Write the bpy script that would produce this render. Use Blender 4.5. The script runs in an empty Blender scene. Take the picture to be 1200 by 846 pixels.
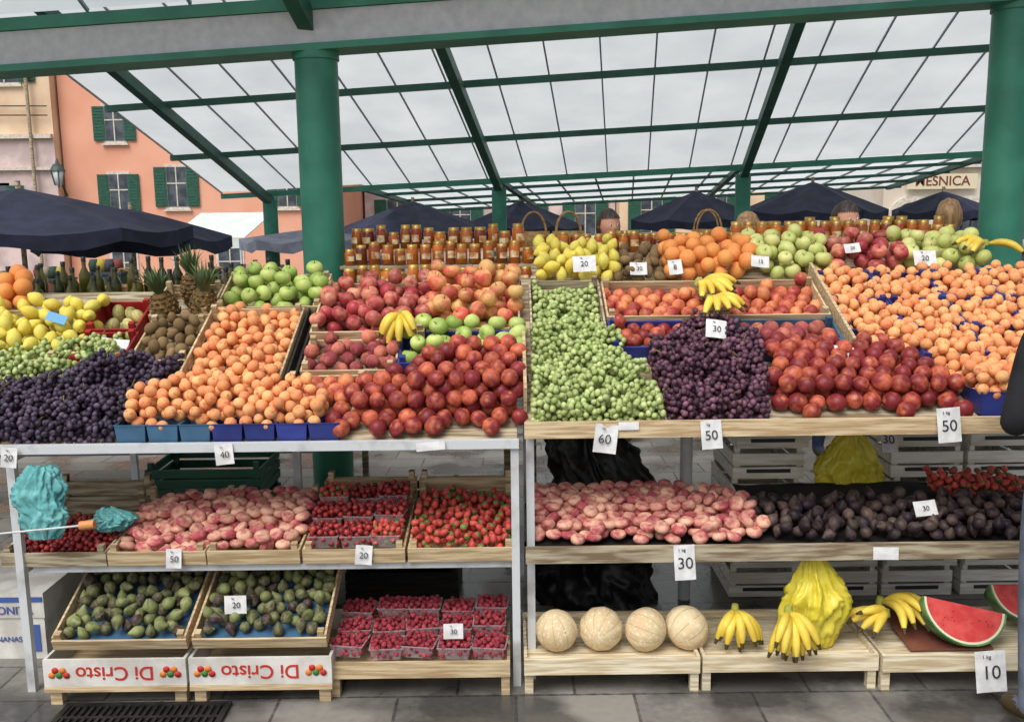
import bpy, math, random
import numpy as np
from mathutils import Vector, Matrix, noise
random.seed(4)
scene = bpy.context.scene
V = Vector
def lin(r, g, b):
    def f(c):
        c /= 255.0
        return c/12.92 if c <= .04045 else ((c+.055)/1.055)**2.4
    return (f(r), f(g), f(b), 1)
# ------------------------------------------------------------ materials
def newmat(name):
    m = bpy.data.materials.new(name); m.use_nodes = True
    nt = m.node_tree; b = nt.nodes["Principled BSDF"]
    return m, nt, b
def mixc(nt, f, a, b):
    n = nt.nodes.new("ShaderNodeMix"); n.data_type = 'RGBA'
    for i, v in ((0, f), (6, a), (7, b)):
        if hasattr(v, 'is_output'): nt.links.new(v, n.inputs[i])
        else: n.inputs[i].default_value = v
    return n.outputs[2]
def math_(nt, op, a, b=None, clamp=False, c=None):
    n = nt.nodes.new("ShaderNodeMath"); n.operation = op; n.use_clamp = clamp
    for i, v in enumerate((a, b, c)):
        if v is None: continue
        if hasattr(v, 'is_output'): nt.links.new(v, n.inputs[i])
        else: n.inputs[i].default_value = v
    return n.outputs[0]
def ramp(nt, f, p0, p1):
    n = nt.nodes.new("ShaderNodeMapRange"); nt.links.new(f, n.inputs[0])
    n.inputs[1].default_value = p0; n.inputs[2].default_value = p1
    return n.outputs[0]
def mat(name, A, B=None, scale=8, stretch=(1, 1, 1), rough=.6, metal=0, bump=0, isl=.0, lo=.4, hi=.6, detail=3, spec=.4):
    m, nt, b = newmat(name)
    tc = nt.nodes.new("ShaderNodeTexCoord"); mp = nt.nodes.new("ShaderNodeMapping")
    mp.inputs['Scale'].default_value = stretch
    nt.links.new(tc.outputs['Object'], mp.inputs[0])
    nz = nt.nodes.new("ShaderNodeTexNoise"); nz.inputs['Scale'].default_value = scale; nz.inputs['Detail'].default_value = detail
    nt.links.new(mp.outputs[0], nz.inputs['Vector'])
    c = mixc(nt, ramp(nt, nz.outputs[0], lo, hi), A, B if B else A)
    if isl > 0:
        g = nt.nodes.new("ShaderNodeNewGeometry"); h = nt.nodes.new("ShaderNodeHueSaturation")
        nt.links.new(math_(nt, 'MULTIPLY_ADD', g.outputs['Random Per Island'], 2*isl, c=1-isl), h.inputs['Value'])
        nt.links.new(c, h.inputs['Color']); c = h.outputs[0]
    nt.links.new(c, b.inputs['Base Color'])
    b.inputs['Roughness'].default_value = rough; b.inputs['Metallic'].default_value = metal
    b.inputs['Specular IOR Level'].default_value = spec
    if bump:
        bp = nt.nodes.new("ShaderNodeBump"); bp.inputs['Strength'].default_value = bump; bp.inputs['Distance'].default_value = .02
        nt.links.new(nz.outputs[0], bp.inputs['Height'])
        nt.links.new(bp.outputs[0], b.inputs['Normal'])
    return m
def fruit_mat(name, A, B, bias=0, lx=.5, nb=1.6, ns=1.6, ri=.6, rough=.38, val=.22, stem=None, stz=.93, speck=None, sks=14, bump=0, bs=20, ribs=None, spec=.32):
    m, nt, b = newmat(name)
    at = nt.nodes.new("ShaderNodeAttribute"); at.attribute_name = 'loc'
    g = nt.nodes.new("ShaderNodeNewGeometry"); R = g.outputs['Random Per Island']
    sp = nt.nodes.new("ShaderNodeSeparateXYZ"); nt.links.new(at.outputs['Vector'], sp.inputs[0])
    va = nt.nodes.new("ShaderNodeVectorMath"); va.operation = 'ADD'
    cb = nt.nodes.new("ShaderNodeCombineXYZ"); r37 = math_(nt, 'MULTIPLY', R, 37.0)
    for i in range(3): nt.links.new(r37, cb.inputs[i])
    nt.links.new(at.outputs['Vector'], va.inputs[0]); nt.links.new(cb.outputs[0], va.inputs[1])
    nz = nt.nodes.new("ShaderNodeTexNoise"); nz.inputs['Scale'].default_value = ns; nz.inputs['Detail'].default_value = 2
    nt.links.new(va.outputs[0], nz.inputs['Vector'])
    f = math_(nt, 'MULTIPLY_ADD', nz.outputs[0], nb, c=.5+bias-.5*nb-.5*ri)
    f = math_(nt, 'MULTIPLY_ADD', R, ri, c=f)
    f = math_(nt, 'MULTIPLY_ADD', sp.outputs[0], lx, clamp=True, c=f)
    c = mixc(nt, f, A, B)
    if ribs:
        an = math_(nt, 'ARCTAN2', sp.outputs[1], sp.outputs[0])
        s = math_(nt, 'ABSOLUTE', math_(nt, 'SINE', math_(nt, 'MULTIPLY', an, 5.0)))
        c = mixc(nt, ramp(nt, s, .0, .22), ribs, c)
    if speck:
        n2 = nt.nodes.new("ShaderNodeTexNoise"); n2.inputs['Scale'].default_value = sks; n2.inputs['Detail'].default_value = 1
        nt.links.new(va.outputs[0], n2.inputs['Vector'])
        c = mixc(nt, ramp(nt, n2.outputs[0], .55, .72), c, speck)
    if stem:
        c = mixc(nt, ramp(nt, sp.outputs[2], stz, stz+.06), c, stem)
    h = nt.nodes.new("ShaderNodeHueSaturation"); h.inputs['Saturation'].default_value = .93
    fr = math_(nt, 'FRACT', math_(nt, 'MULTIPLY', R, 17.3))
    nt.links.new(math_(nt, 'MULTIPLY_ADD', fr, 2*val, c=1-val), h.inputs['Value'])
    nt.links.new(c, h.inputs['Color']); nt.links.new(h.outputs[0], b.inputs['Base Color'])
    b.inputs['Roughness'].default_value = min(.95, rough+.06); b.inputs['Specular IOR Level'].default_value = spec
    if bump:
        bp = nt.nodes.new("ShaderNodeBump"); bp.inputs['Strength'].default_value = bump; bp.inputs['Distance'].default_value = .004
        n3 = nt.nodes.new("ShaderNodeTexNoise"); n3.inputs['Scale'].default_value = bs
        nt.links.new(va.outputs[0], n3.inputs['Vector']); nt.links.new(n3.outputs[0], bp.inputs['Height'])
        nt.links.new(bp.outputs[0], b.inputs['Normal'])
    return m
def translucent(name, col, mixf, rough=.4, alpha=1, scale=2, col2=None):
    m, nt, b = newmat(name)
    tc = nt.nodes.new("ShaderNodeTexCoord")
    nz = nt.nodes.new("ShaderNodeTexNoise"); nz.inputs['Scale'].default_value = scale; nz.inputs['Detail'].default_value = 4
    nt.links.new(tc.outputs['Object'], nz.inputs['Vector'])
    c = mixc(nt, ramp(nt, nz.outputs[0], .3, .7), col, col2 or col)
    nt.links.new(c, b.inputs['Base Color']); b.inputs['Roughness'].default_value = rough
    t = nt.nodes.new("ShaderNodeBsdfTranslucent"); nt.links.new(c, t.inputs[0])
    mx = nt.nodes.new("ShaderNodeMixShader"); mx.inputs[0].default_value = mixf
    nt.links.new(b.outputs[0], mx.inputs[1]); nt.links.new(t.outputs[0], mx.inputs[2])
    out = nt.nodes["Material Output"]; last = mx.outputs[0]
    if alpha < 1:
        tr = nt.nodes.new("ShaderNodeBsdfTransparent"); m2 = nt.nodes.new("ShaderNodeMixShader"); m2.inputs[0].default_value = alpha
        nt.links.new(tr.outputs[0], m2.inputs[1]); nt.links.new(last, m2.inputs[2]); last = m2.outputs[0]
    nt.links.new(last, out.inputs[0])
    return m

wood = mat("pine_wood", lin(204, 184, 148), lin(168, 142, 106), 6, (1, 14, 14), .7, bump=.15, isl=.16)
wood_dirty = mat("weathered_wood", lin(190, 178, 152), lin(128, 110, 84), 5, (1, 10, 10), .75, bump=.2, isl=.2)
wood_dark = mat("dark_wood", lin(40, 36, 32), lin(22, 20, 20), 5, (1, 10, 10), .7, isl=.15)
red_card = mat("red_card", lin(165, 38, 36), lin(140, 30, 30), 6, rough=.5)
white_card = mat("white_card", lin(222, 220, 214), lin(196, 192, 184), 9, rough=.6)
white_crate = mat("whitewashed_crate_wood", lin(232, 230, 222), lin(206, 200, 186), 5, (1, 10, 10), .75, isl=.08)
paper = mat("paper", lin(228, 228, 226), lin(208, 208, 208), 25, rough=.7)
ink = mat("ink", (.03, .03, .04, 1), rough=.6)
red_ink = mat("red_ink", lin(190, 50, 42), rough=.6)
blue_plastic = mat("blue_plastic", lin(48, 60, 136), lin(38, 48, 112), 8, rough=.45, isl=.2)
teal_plastic = mat("teal_blue_plastic", lin(64, 100, 130), lin(52, 86, 112), 8, rough=.45, isl=.2)
green_paint = mat("green_paint", lin(60, 134, 112), lin(50, 118, 98), 5, rough=.45, bump=.03)
dgreen_paint = mat("dark_green_paint", lin(42, 94, 78), lin(34, 80, 66), 5, rough=.5)
white_steel = mat("painted_white_steel", lin(205, 208, 210), lin(160, 158, 155), 9, (1, 1, 1), .4, lo=.5, hi=.75)
grey_steel = mat("gutter_steel", lin(200, 202, 204), lin(180, 183, 186), 22, (1, 1, 1), .55, bump=.15, detail=6, lo=.3, hi=.7)
seam_m = mat("panel_seam", lin(150, 156, 158), rough=.6)
panel_m = translucent("roof_panel", lin(226, 230, 230), .84, .6, scale=1.6, col2=lin(206, 212, 213))
navy = mat("navy_canvas", lin(46, 50, 72), lin(36, 40, 58), 6, rough=.85)
greycanvas = mat("grey_canvas", lin(150, 155, 168), lin(130, 135, 150), 6, rough=.85)
black_cloth = mat("black_cloth", lin(22, 22, 26), lin(34, 34, 38), 10, rough=.85, bump=.3)
dark_bag = mat("black_bag", lin(14, 15, 16), lin(22, 24, 25), 10, rough=.4, bump=.5)

# ------------------------------------------------------------ mesh builder
class MB:
    def __init__(s): s.v = []; s.f = []; s.m = []; s.s = []; s.mats = []
    def mi(s, m):
        if m not in s.mats: s.mats.append(m)
        return s.mats.index(m)
    def add(s, vs, fs, m, smooth=False):
        o = len(s.v); s.v += [tuple(v) for v in vs]; k = s.mi(m)
        for f in fs: s.f.append([i+o for i in f]); s.m.append(k); s.s.append(smooth)
    def par(s, O, a, b, c, m):
        O, a, b, c = V(O), V(a), V(b), V(c)
        if a.cross(b).dot(c) < 0: a, b = b, a
        vs = [O, O+a, O+a+b, O+b, O+c, O+a+c, O+a+b+c, O+b+c]
        s.add(vs, [(0, 3, 2, 1), (4, 5, 6, 7), (0, 1, 5, 4), (1, 2, 6, 5), (2, 3, 7, 6), (3, 0, 4, 7)], m)
    def sheet(s, O, a, b, m):
        O, a, b = V(O), V(a), V(b); s.add([O, O+a, O+a+b, O+b], [(0, 1, 2, 3)], m)
    def box(s, x0, x1, y0, y1, z0, z1, m): s.par((x0, y0, z0), (x1-x0, 0, 0), (0, y1-y0, 0), (0, 0, z1-z0), m)
    def bar(s, p, q, w, h, m, up=(0, 0, 1)):
        p, q, up = V(p), V(q), V(up); d = q-p; sd = d.cross(up).normalized(); u = sd.cross(d).normalized()
        s.par(p-sd*w/2-u*h/2, d, sd*w, u*h, m)
    def tube(s, pts, rad, m, n=10, caps=True):
        pts = [V(p) for p in pts]
        if not hasattr(rad, '__len__'): rad = [rad]*len(pts)
        vs = []; ref = None
        for i, p in enumerate(pts):
            d = (pts[min(i+1, len(pts)-1)]-pts[max(i-1, 0)]).normalized()
            if ref is None: ref = d.orthogonal().normalized()
            ref = (ref-d*ref.dot(d)).normalized(); b = d.cross(ref)
            for k in range(n):
                a = 2*math.pi*k/n; vs.append(p+(ref*math.cos(a)+b*math.sin(a))*rad[i])
        fs = []
        for i in range(len(pts)-1):
            for k in range(n):
                k2 = (k+1) % n; fs.append((i*n+k, i*n+k2, (i+1)*n+k2, (i+1)*n+k))
        s.add(vs, fs, m, True)
        if caps:
            s.add(vs[:n], [tuple(range(n))[::-1]], m); s.add(vs[-n:], [tuple(range(n))], m)
    def lathe(s, prof, m, c=(0, 0, 0), n=14, M=None):
        vs = []
        for r, z in prof:
            for k in range(n):
                a = 2*math.pi*k/n; p = V((r*math.cos(a), r*math.sin(a), z))
                if M: p = M @ p
                vs.append(p+V(c))
        fs = [(i*n+k, i*n+(k+1) % n, (i+1)*n+(k+1) % n, (i+1)*n+k) for i in range(len(prof)-1) for k in range(n)]
        s.add(vs, fs, m, True)
    def obj(s, name, parent=None):
        me = bpy.data.meshes.new(name); me.from_pydata(s.v, [], s.f)
        for m in s.mats: me.materials.append(m)
        me.polygons.foreach_set('material_index', s.m); me.polygons.foreach_set('use_smooth', s.s); me.update()
        o = bpy.data.objects.new(name, me); scene.collection.objects.link(o)
        if parent: o.parent = parent
        return o
def empty(name, loc=(0, 0, 0)):
    o = bpy.data.objects.new(name, None); scene.collection.objects.link(o); o.location = loc
    o.empty_display_size = .1
    return o
def text(s, loc, size, m, parent, rot=(math.pi/2, 0, 0), name="lettering", ext=.0006, off=.008):
    c = bpy.data.curves.new(name, 'FONT'); c.body = s; c.size = size; c.align_x = 'CENTER'; c.align_y = 'CENTER'; c.extrude = ext; c.offset = size*off
    c.materials.append(m)
    o = bpy.data.objects.new(name, c); scene.collection.objects.link(o); o.location = loc; o.rotation_euler = rot; o.parent = parent
    return o

# ------------------------------------------------------------ fruit shapes
def uvs(nu=16, nv=11):
    vs = [(0, 0, 1)]
    for j in range(1, nv):
        t = math.pi*j/nv
        for i in range(nu):
            p = 2*math.pi*i/nu; vs.append((math.sin(t)*math.cos(p), math.sin(t)*math.sin(p), math.cos(t)))
    vs.append((0, 0, -1)); fs = []
    for i in range(nu):
        i2 = (i+1) % nu; fs.append((0, 1+i, 1+i2))
        for j in range(nv-2):
            a = 1+j*nu+i; b = 1+j*nu+i2; c = a+nu; d = b+nu; fs += [(a, c, d), (a, d, b)]
        e = 1+(nv-2)*nu; fs.append((e+i, len(vs)-1, e+i2))
    return np.array(vs, float), np.array(fs, int)
def shape(fn, nu=16, nv=11, stem=0):
    L, F = uvs(nu, nv); P = np.array([fn(*p) for p in L])
    if stem:
        n = len(L); s = .045; z0 = .55; z1 = z0+stem
        sv = []
        for z, ox in ((z0, 0), (z1, .1)):
            for k in range(4):
                a = k*math.pi/2; sv.append((s*math.cos(a)+ox, s*math.sin(a), z))
        sf = []
        for k in range(4):
            k2 = (k+1) % 4; sf += [(n+k, n+k2, n+4+k2), (n+k, n+4+k2, n+4+k)]
        sf += [(n+4, n+5, n+6), (n+4, n+6, n+7)]
        P = np.vstack([P, sv]); L = np.vstack([L, [(0, 0, 1.5)]*8]); F = np.vstack([F, sf])
    return P, F, L
def f_apple(x, y, z):
    r = math.hypot(x, y); k = 1+.07*z
    zz = z*.9-(.3*math.exp(-(r/.3)**2) if z > 0 else -.16*math.exp(-(r/.25)**2)); return (x*k, y*k, zz)
def f_peach(x, y, z):
    r = math.hypot(x, y); a = math.atan2(y, x); g = 1-.07*math.exp(-(a/.22)**2)*min(1, r*2)
    zz = z*.96-(.2*math.exp(-(r/.25)**2) if z > 0 else 0); return (x*g, y*g, zz)
def f_flat(x, y, z):
    r = math.hypot(x, y); zz = z*.64-(.36*math.exp(-(r/.32)**2) if z > 0 else -.2*math.exp(-(r/.3)**2)); return (x, y, zz)
def f_lemon(x, y, z): return (x*.85, y*.85, z*1.0+.28*(z**9))
def f_fig(x, y, z):
    k = 1-.5*max(0, z)**1.3; return (x*k*.92, y*k*.92, z*1.15+.18*max(0, z)**6)
def f_straw(x, y, z):
    k = 1-.4*(1-z)/2; return (x*k, y*k, z*1.05-(.15*math.exp(-((x*x+y*y)/.1)) if z > 0 else 0))
SH = dict(
 ball=shape(lambda x, y, z: (x, y, z)), small=shape(lambda x, y, z: (x, y, z*1.12), 9, 6), pome=shape(f_apple, stem=.5), peach=shape(f_peach),
 flat=shape(f_flat), lemon=shape(f_lemon), kiwi=shape(lambda x, y, z: (x*.85, y*.85, z*1.1), 12, 8), fig=shape(f_fig, 14, 10),
 straw=shape(f_straw, 10, 8), berry=shape(lambda x, y, z: (x, y, z*.95), 7, 5), melon=shape(lambda x, y, z: (x*(1-.03*abs(math.cos(5*math.atan2(y, x)))), y*(1-.03*abs(math.cos(5*math.atan2(y, x)))), z*.95), 60, 24))
def mass(name, pos, r, sh, m, seed=0, tilt=None, sv=.1, squash=.05):
    P, F, L = SH[sh]; n = len(pos); rng = np.random.default_rng(seed)
    pos = np.array(pos)
    az = rng.uniform(0, 2*np.pi, n); ti = rng.uniform(0, np.pi, n) if tilt is None else np.abs(rng.normal(0, tilt, n)); sp = rng.uniform(0, 2*np.pi, n)
    def Rz(a):
        o = np.zeros((n, 3, 3)); o[:, 0, 0] = np.cos(a); o[:, 0, 1] = -np.sin(a); o[:, 1, 0] = np.sin(a); o[:, 1, 1] = np.cos(a); o[:, 2, 2] = 1; return o
    def Rx(a):
        o = np.zeros((n, 3, 3)); o[:, 1, 1] = np.cos(a); o[:, 1, 2] = -np.sin(a); o[:, 2, 1] = np.sin(a); o[:, 2, 2] = np.cos(a); o[:, 0, 0] = 1; return o
    R = Rz(az) @ Rx(ti) @ Rz(sp)
    s = r*rng.uniform(1-sv, 1+sv*.5, (n, 1, 1))*(1+rng.normal(0, squash, (n, 1, 3)))
    W = np.einsum('nij,nkj->nki', R, P[None]*s)+pos[:, None, :]
    W = W.reshape(-1, 3); nf = len(F); FF = (F[None]+(np.arange(n)*len(P))[:, None, None]).reshape(-1)
    me = bpy.data.meshes.new(name)
    me.vertices.add(len(W)); me.vertices.foreach_set('co', W.ravel())
    me.loops.add(len(FF)); me.loops.foreach_set('vertex_index', FF.astype(np.int32))
    me.polygons.add(n*nf); me.polygons.foreach_set('loop_start', np.arange(0, n*nf*3, 3, dtype=np.int32))
    try: me.polygons.foreach_set('loop_total', np.full(n*nf, 3, dtype=np.int32))
    except Exception: pass
    me.polygons.foreach_set('use_smooth', np.ones(n*nf, dtype=bool))
    a = me.attributes.new('loc', 'FLOAT_VECTOR', 'POINT'); a.data.foreach_set('vector', np.tile(L, (n, 1)).ravel())
    me.materials.append(m); me.update(calc_edges=True); me.validate()
    o = bpy.data.objects.new(name, me); scene.collection.objects.link(o); return o
def inside(P, poly):
    x, y = P[:, 0], P[:, 1]; r = np.zeros(len(P), bool); n = len(poly)
    for i in range(n):
        x1, y1 = poly[i]; x2, y2 = poly[(i+1) % n]
        if y1 == y2: continue
        r ^= ((y1 > y) != (y2 > y)) & (x < (x2-x1)*(y-y1)/(y2-y1)+x1)
    return r
def pack(poly, floor, thick, r, seed=1, fill=.95, maxfail=90, K=16, cap=3500, zs=1.0):
    rng = np.random.default_rng(seed); lo = np.min(poly, 0); hi = np.max(poly, 0); P = np.zeros((cap, 3)); n = 0; fails = 0; d = 2*r*fill
    th = thick if callable(thick) else (lambda c: np.full(len(c), thick))
    while fails < maxfail and n < cap:
        c = rng.uniform(lo, hi, (K*3, 2)); c = c[inside(c, poly)][:K]
        if len(c) == 0: continue
        fl = floor(c); z = fl+r*1.05*zs
        if n:
            D2 = ((c[:, None, :]-P[None, :n, :2])**2).sum(2)
            zz = np.where(D2 < d*d, P[None, :n, 2]+zs*np.sqrt(np.maximum(d*d-D2, 0)), -9).max(1); z = np.maximum(z, zz)
        env = fl+th(c); i = int(np.argmin(z-env))
        if z[i]+r*.5*zs > env[i]: fails += 1; continue
        P[n] = (c[i, 0], c[i, 1], z[i]); n += 1
    return P[:n]
def hexpack(poly, floor, thick, r, seed=1, jit=.11, zs=1.0, sp=.97):
    rng = np.random.default_rng(seed); lo = np.min(poly, 0); hi = np.max(poly, 0); d = 2*r*sp; out = []
    th = thick if callable(thick) else (lambda c: np.full(len(c), thick))
    for k in range(6):
        ox = (k % 2)*d/2; oy = (k % 2)*d*.289; y = lo[1]+oy; row = 0
        while y < hi[1]:
            x = lo[0]+ox+(row % 2)*d/2
            while x < hi[0]:
                c = np.array([[x, y]])+rng.normal(0, jit*r, (1, 2))
                if inside(c, poly)[0]:
                    f = floor(c)[0]; z = f+r*1.08*zs+k*d*.80*zs
                    if z <= f+th(c)[0]+rng.normal(0, .15*r): out.append((c[0, 0], c[0, 1], z+rng.normal(0, jit*r*.6)))
                x += d
            y += d*.80; row += 1
    return np.array(out)
def rect(x0, x1, y0, y1): return [(x0, y0), (x1, y0), (x1, y1), (x0, y1)]
S = .455
A = math.atan(S)
SL = .13
fL = lambda c: .90+S*(c[:, 1]-3.2)
fR = lambda c: .94+S*(c[:, 1]-3.2)
zL = lambda y: .90+S*(y-3.2)
zR = lambda y: .94+S*(y-3.2)
fB = lambda c: 1.365+.33*(c[:, 1]-4.12)
fl_lo = lambda c: .487+SL*(c[:, 1]-3.2)
fr_lo = lambda c: .513+SL*(c[:, 1]-3.2)
def lump(base, amp, sc, edge=None):
    def f(c):
        r = np.array([base+amp*noise.noise(V((p[0]*sc, p[1]*sc, 3.3))) for p in c])
        if edge is not None: r = np.minimum(r, .05+(c[:, 1]-edge)*1.0)
        return r
    return f
NEC = fruit_mat("nectarine_skin", lin(124, 22, 30), lin(214, 100, 50), bias=-.27, lx=.35, nb=1.8, rough=.36, stem=lin(200, 130, 60), stz=.95)
NEC2 = fruit_mat("nectarine_skin_orange", lin(160, 36, 36), lin(226, 134, 70), bias=-.05, lx=.4, rough=.38)
PEA = fruit_mat("peach_skin", lin(170, 55, 52), lin(232, 168, 106), bias=-.02, lx=.4, rough=.7, val=.15)
PLM = fruit_mat("dusky_peach_skin", lin(134, 44, 54), lin(204, 114, 84), bias=-.15, lx=.3, rough=.65)
FLP = fruit_mat("flat_peach_skin", lin(172, 64, 76), lin(230, 176, 146), bias=.0, lx=.45, nb=1.9, rough=.8, val=.13, stem=lin(140, 96, 60), stz=.965)
APR = fruit_mat("apricot_skin", lin(226, 130, 66), lin(238, 178, 106), bias=.05, lx=.3, rough=.7, val=.12, speck=lin(210, 100, 66), sks=1.6)
GAP = fruit_mat("green_apple_skin", lin(142, 172, 68), lin(190, 204, 108), rough=.36, val=.12, stem=lin(80, 70, 30), stz=.97)
YAP = fruit_mat("yellow_apple_skin", lin(182, 192, 96), lin(212, 210, 130), rough=.36, val=.1, stem=lin(80, 70, 30), stz=.97)
RAP = fruit_mat("red_apple_skin", lin(164, 34, 48), lin(220, 146, 108), bias=-.2, lx=.3, rough=.34, stem=lin(80, 60, 30), stz=.97)
BAP = fruit_mat("bicolour_apple_skin", lin(198, 66, 50), lin(230, 178, 98), bias=.0, lx=.45, rough=.38, stem=lin(80, 60, 30), stz=.97)
LEM = fruit_mat("lemon_skin", lin(234, 208, 56), lin(226, 212, 84), rough=.45, val=.08, bump=.5, bs=14)
ORA = fruit_mat("orange_skin", lin(236, 136, 40), lin(238, 154, 56), rough=.45, val=.08, bump=.5, bs=16)
GGR = fruit_mat("green_grape_skin", lin(136, 156, 78), lin(186, 198, 128), rough=.38, val=.16)
RGR = fruit_mat("red_grape_skin", lin(54, 28, 44), lin(120, 76, 94), bias=-.1, rough=.45, val=.35)
BGR = fruit_mat("dark_grape_skin", lin(38, 28, 44), lin(90, 74, 96), bias=-.1, rough=.48, val=.35)
KIW = fruit_mat("kiwi_skin", lin(112, 88, 54), lin(136, 110, 72), rough=.9, val=.15)
FIG = fruit_mat("fig_skin", lin(66, 46, 50), lin(128, 136, 80), bias=.08, lx=.2, nb=1.8, ri=1.0, rough=.5, val=.22)
DFG = fruit_mat("dark_fig_skin", lin(40, 28, 38), lin(92, 74, 64), bias=-.1, rough=.5, val=.3)
STR = fruit_mat("strawberry_skin", lin(176, 28, 28), lin(210, 58, 44), rough=.36, val=.2, stem=lin(84, 128, 54), stz=.62, speck=lin(214, 110, 70), sks=9)
RAS = fruit_mat("raspberry_skin", lin(150, 26, 46), lin(184, 54, 70), rough=.5, val=.3, bump=1.0, bs=6)
CUR = fruit_mat("cherry_skin", lin(120, 18, 26), lin(170, 38, 36), rough=.28, val=.3)
MEL = fruit_mat("cantaloupe_rind", lin(214, 184, 138), lin(226, 204, 160), rough=.75, val=.06, ribs=lin(172, 164, 112), speck=lin(232, 218, 184), sks=7, bump=.5, bs=9)

# ============================================================ FRUIT
def heap(name, poly, fl, th, r, sh, m, seed, tilt=None, **k):
    p = pack(poly, fl, th, r, seed, **k)
    return mass(name, p, r, sh, m, seed, tilt)
def hheap(name, poly, fl, th, r, sh, m, seed, tilt=None, **k):
    return mass(name, hexpack(poly, fl, th, r, seed, **k), r, sh, m, seed, tilt)
stalk = mat("grape_stalk", lin(120, 124, 60), lin(96, 84, 46), 20, rough=.8)
def grapes(name, poly, fl, th, r, m, seed, n):
    thf = th if callable(th) else (lambda c: np.full(len(c), th))
    base = pack(poly, fl, lambda c: thf(c)-.03, r, seed, maxfail=30)
    rng = np.random.default_rng(seed); lo = np.min(poly, 0); hi = np.max(poly, 0); allp = [base]; sb = MB(); cs = []
    t0 = 0
    while len(cs) < n and t0 < 4000:
        t0 += 1; c = rng.uniform(lo, hi, (1, 2))
        if not inside(c, poly)[0]: continue
        if cs and min(math.hypot(c[0, 0]-q[0], c[0, 1]-q[1]) for q in cs) < .058: continue
        cs.append((c[0, 0], c[0, 1]))
    for (cx, cy) in cs:
        a = rng.normal(-math.pi/2, .9); dx, dy = math.cos(a), math.sin(a)*math.cos(A); L = rng.uniform(.11, .16); R0 = rng.uniform(.030, .042)
        ax = V((dx, dy, S*dy)).normalized(); zz = fl(np.array([[cx, cy]]))[0]+thf(np.array([[cx, cy]]))[0]-.018+rng.uniform(-.008, .016)
        st_ = V((cx, cy, zz))-ax*L*.5; pts = np.zeros((0, 3)); s1 = ax.orthogonal().normalized(); s2 = ax.cross(s1)
        for q in range(230):
            t = rng.uniform(0, 1); Rr = R0*(1-.6*t)*min(1, .45+t*4); rr = Rr*math.sqrt(rng.uniform(.25, 1)); b = rng.uniform(0, 2*math.pi)
            p = st_+ax*L*t+(s1*math.cos(b)+s2*math.sin(b))*rr
            if p.y < 3.2 or not inside(np.array([[p.x, p.y]]), poly)[0]: continue
            pa = np.array(p)
            if len(pts) and ((pts-pa)**2).sum(1).min() < (1.72*r)**2: continue
            pts = np.vstack([pts, pa])
        if len(pts): allp.append(pts)
        if rng.uniform() < .6 and inside(np.array([[st_.x, st_.y]]), poly)[0]: sb.tube([st_+ax*.02, st_-ax*.012+V((0, 0, .018)), st_-ax*.028+V((0.006, 0, .022))], .0022, stalk, 5)
    o = mass(name, np.vstack(allp), r, 'small', m, seed)
    if sb.v: sb.obj("stalks", o)
grapes("dark_grapes", [(-2.3, 3.21), (-1.4, 3.21), (-1.31, 3.40), (-1.25, 3.6), (-1.5, 3.62), (-1.75, 3.52), (-2.3, 3.44)], fL, lump(.085, .06, 9, 3.2), .0115, BGR, 1, 60)
grapes("green_grapes", [(-2.3, 3.46), (-1.8, 3.54), (-1.55, 3.64), (-1.58, 3.76), (-2.3, 3.66)], fL, lump(.08, .04, 12), .0115, GGR, 2, 26)
heap("lemons", [(-2.4, 3.68), (-1.80, 3.68), (-1.74, 3.78), (-1.72, 3.97), (-2.0, 3.99), (-2.4, 3.88)], fL, .13, .031, 'lemon', LEM, 3)
heap("oranges", [(-2.6, 3.95), (-2.1, 4.03), (-2.15, 4.2), (-2.6, 4.2)], fL, .13, .036, 'ball', ORA, 4)
heap("green_apples", rect(-1.21, -.82, 4.0, 4.22), fL, .14, .036, 'pome', GAP, 5, .8)
heap("apricots", rect(-1.22, -.89, 3.46, 3.93), fL, lump(.10, .03, 9), .0225, 'ball', APR, 6)
heap("apricots", [(-1.38, 3.225), (-.67, 3.225), (-.69, 3.36), (-.88, 3.45), (-1.24, 3.45), (-1.36, 3.36)], lambda c: fL(c)+.035, lump(.10, .02, 9, 3.2), .0225, 'ball', APR, 7)
heap("pomegranates", rect(-.80, -.36, 3.79, 4.12), fL, .14, .037, 'pome', RAP, 8, .9)
heap("dusky_peaches", rect(-.80, -.46, 3.57, 3.745), fL, .09, .030, 'peach', PLM, 9)
hheap("peaches", rect(-.84, -.56, 3.36, 3.55), fL, .06, .031, 'peach', NEC2, 10)
heap("bicolour_apples", rect(-.34, .02, 3.80, 4.12), fL, .19, .038, 'pome', BAP, 11, .8)
heap("green_apples", rect(-.42, .03, 3.60, 3.79), fL, .13, .037, 'pome', GAP, 12, .8)
def nth(c):
    return np.minimum(.058+(c[:, 1]-3.235)*1.05, .15)*np.clip(.55+(c[:, 0]+.62)/.6, .5, 1.0)
hheap("nectarines", [(-.67, 3.235), (.03, 3.235), (.03, 3.57), (-.13, 3.58), (-.42, 3.51), (-.54, 3.43), (-.68, 3.36)], fL, nth, .0345, 'peach', NEC, 13)
grapes("green_grapes", [(.07, 3.205), (.54, 3.205), (.51, 3.4), (.43, 3.57), (.36, 3.78), (.35, 4.0), (.10, 4.0)], fR, lump(.085, .06, 9, 3.19), .0115, GGR, 21, 62)
for i, (a, b, c, d) in enumerate([(.40, .81, 3.82, 4.05), (.85, 1.28, 3.82, 4.05), (.40, .72, 3.62, 3.77)]):
    hheap("nectarines", rect(a, b, c, d), fR, .075, .031, 'peach', NEC2 if i < 2 else NEC, 22+i)
hheap("dusky_peaches", rect(.9, 1.27, 3.61, 3.77), fR, .075, .031, 'peach', PLM, 26)
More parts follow.
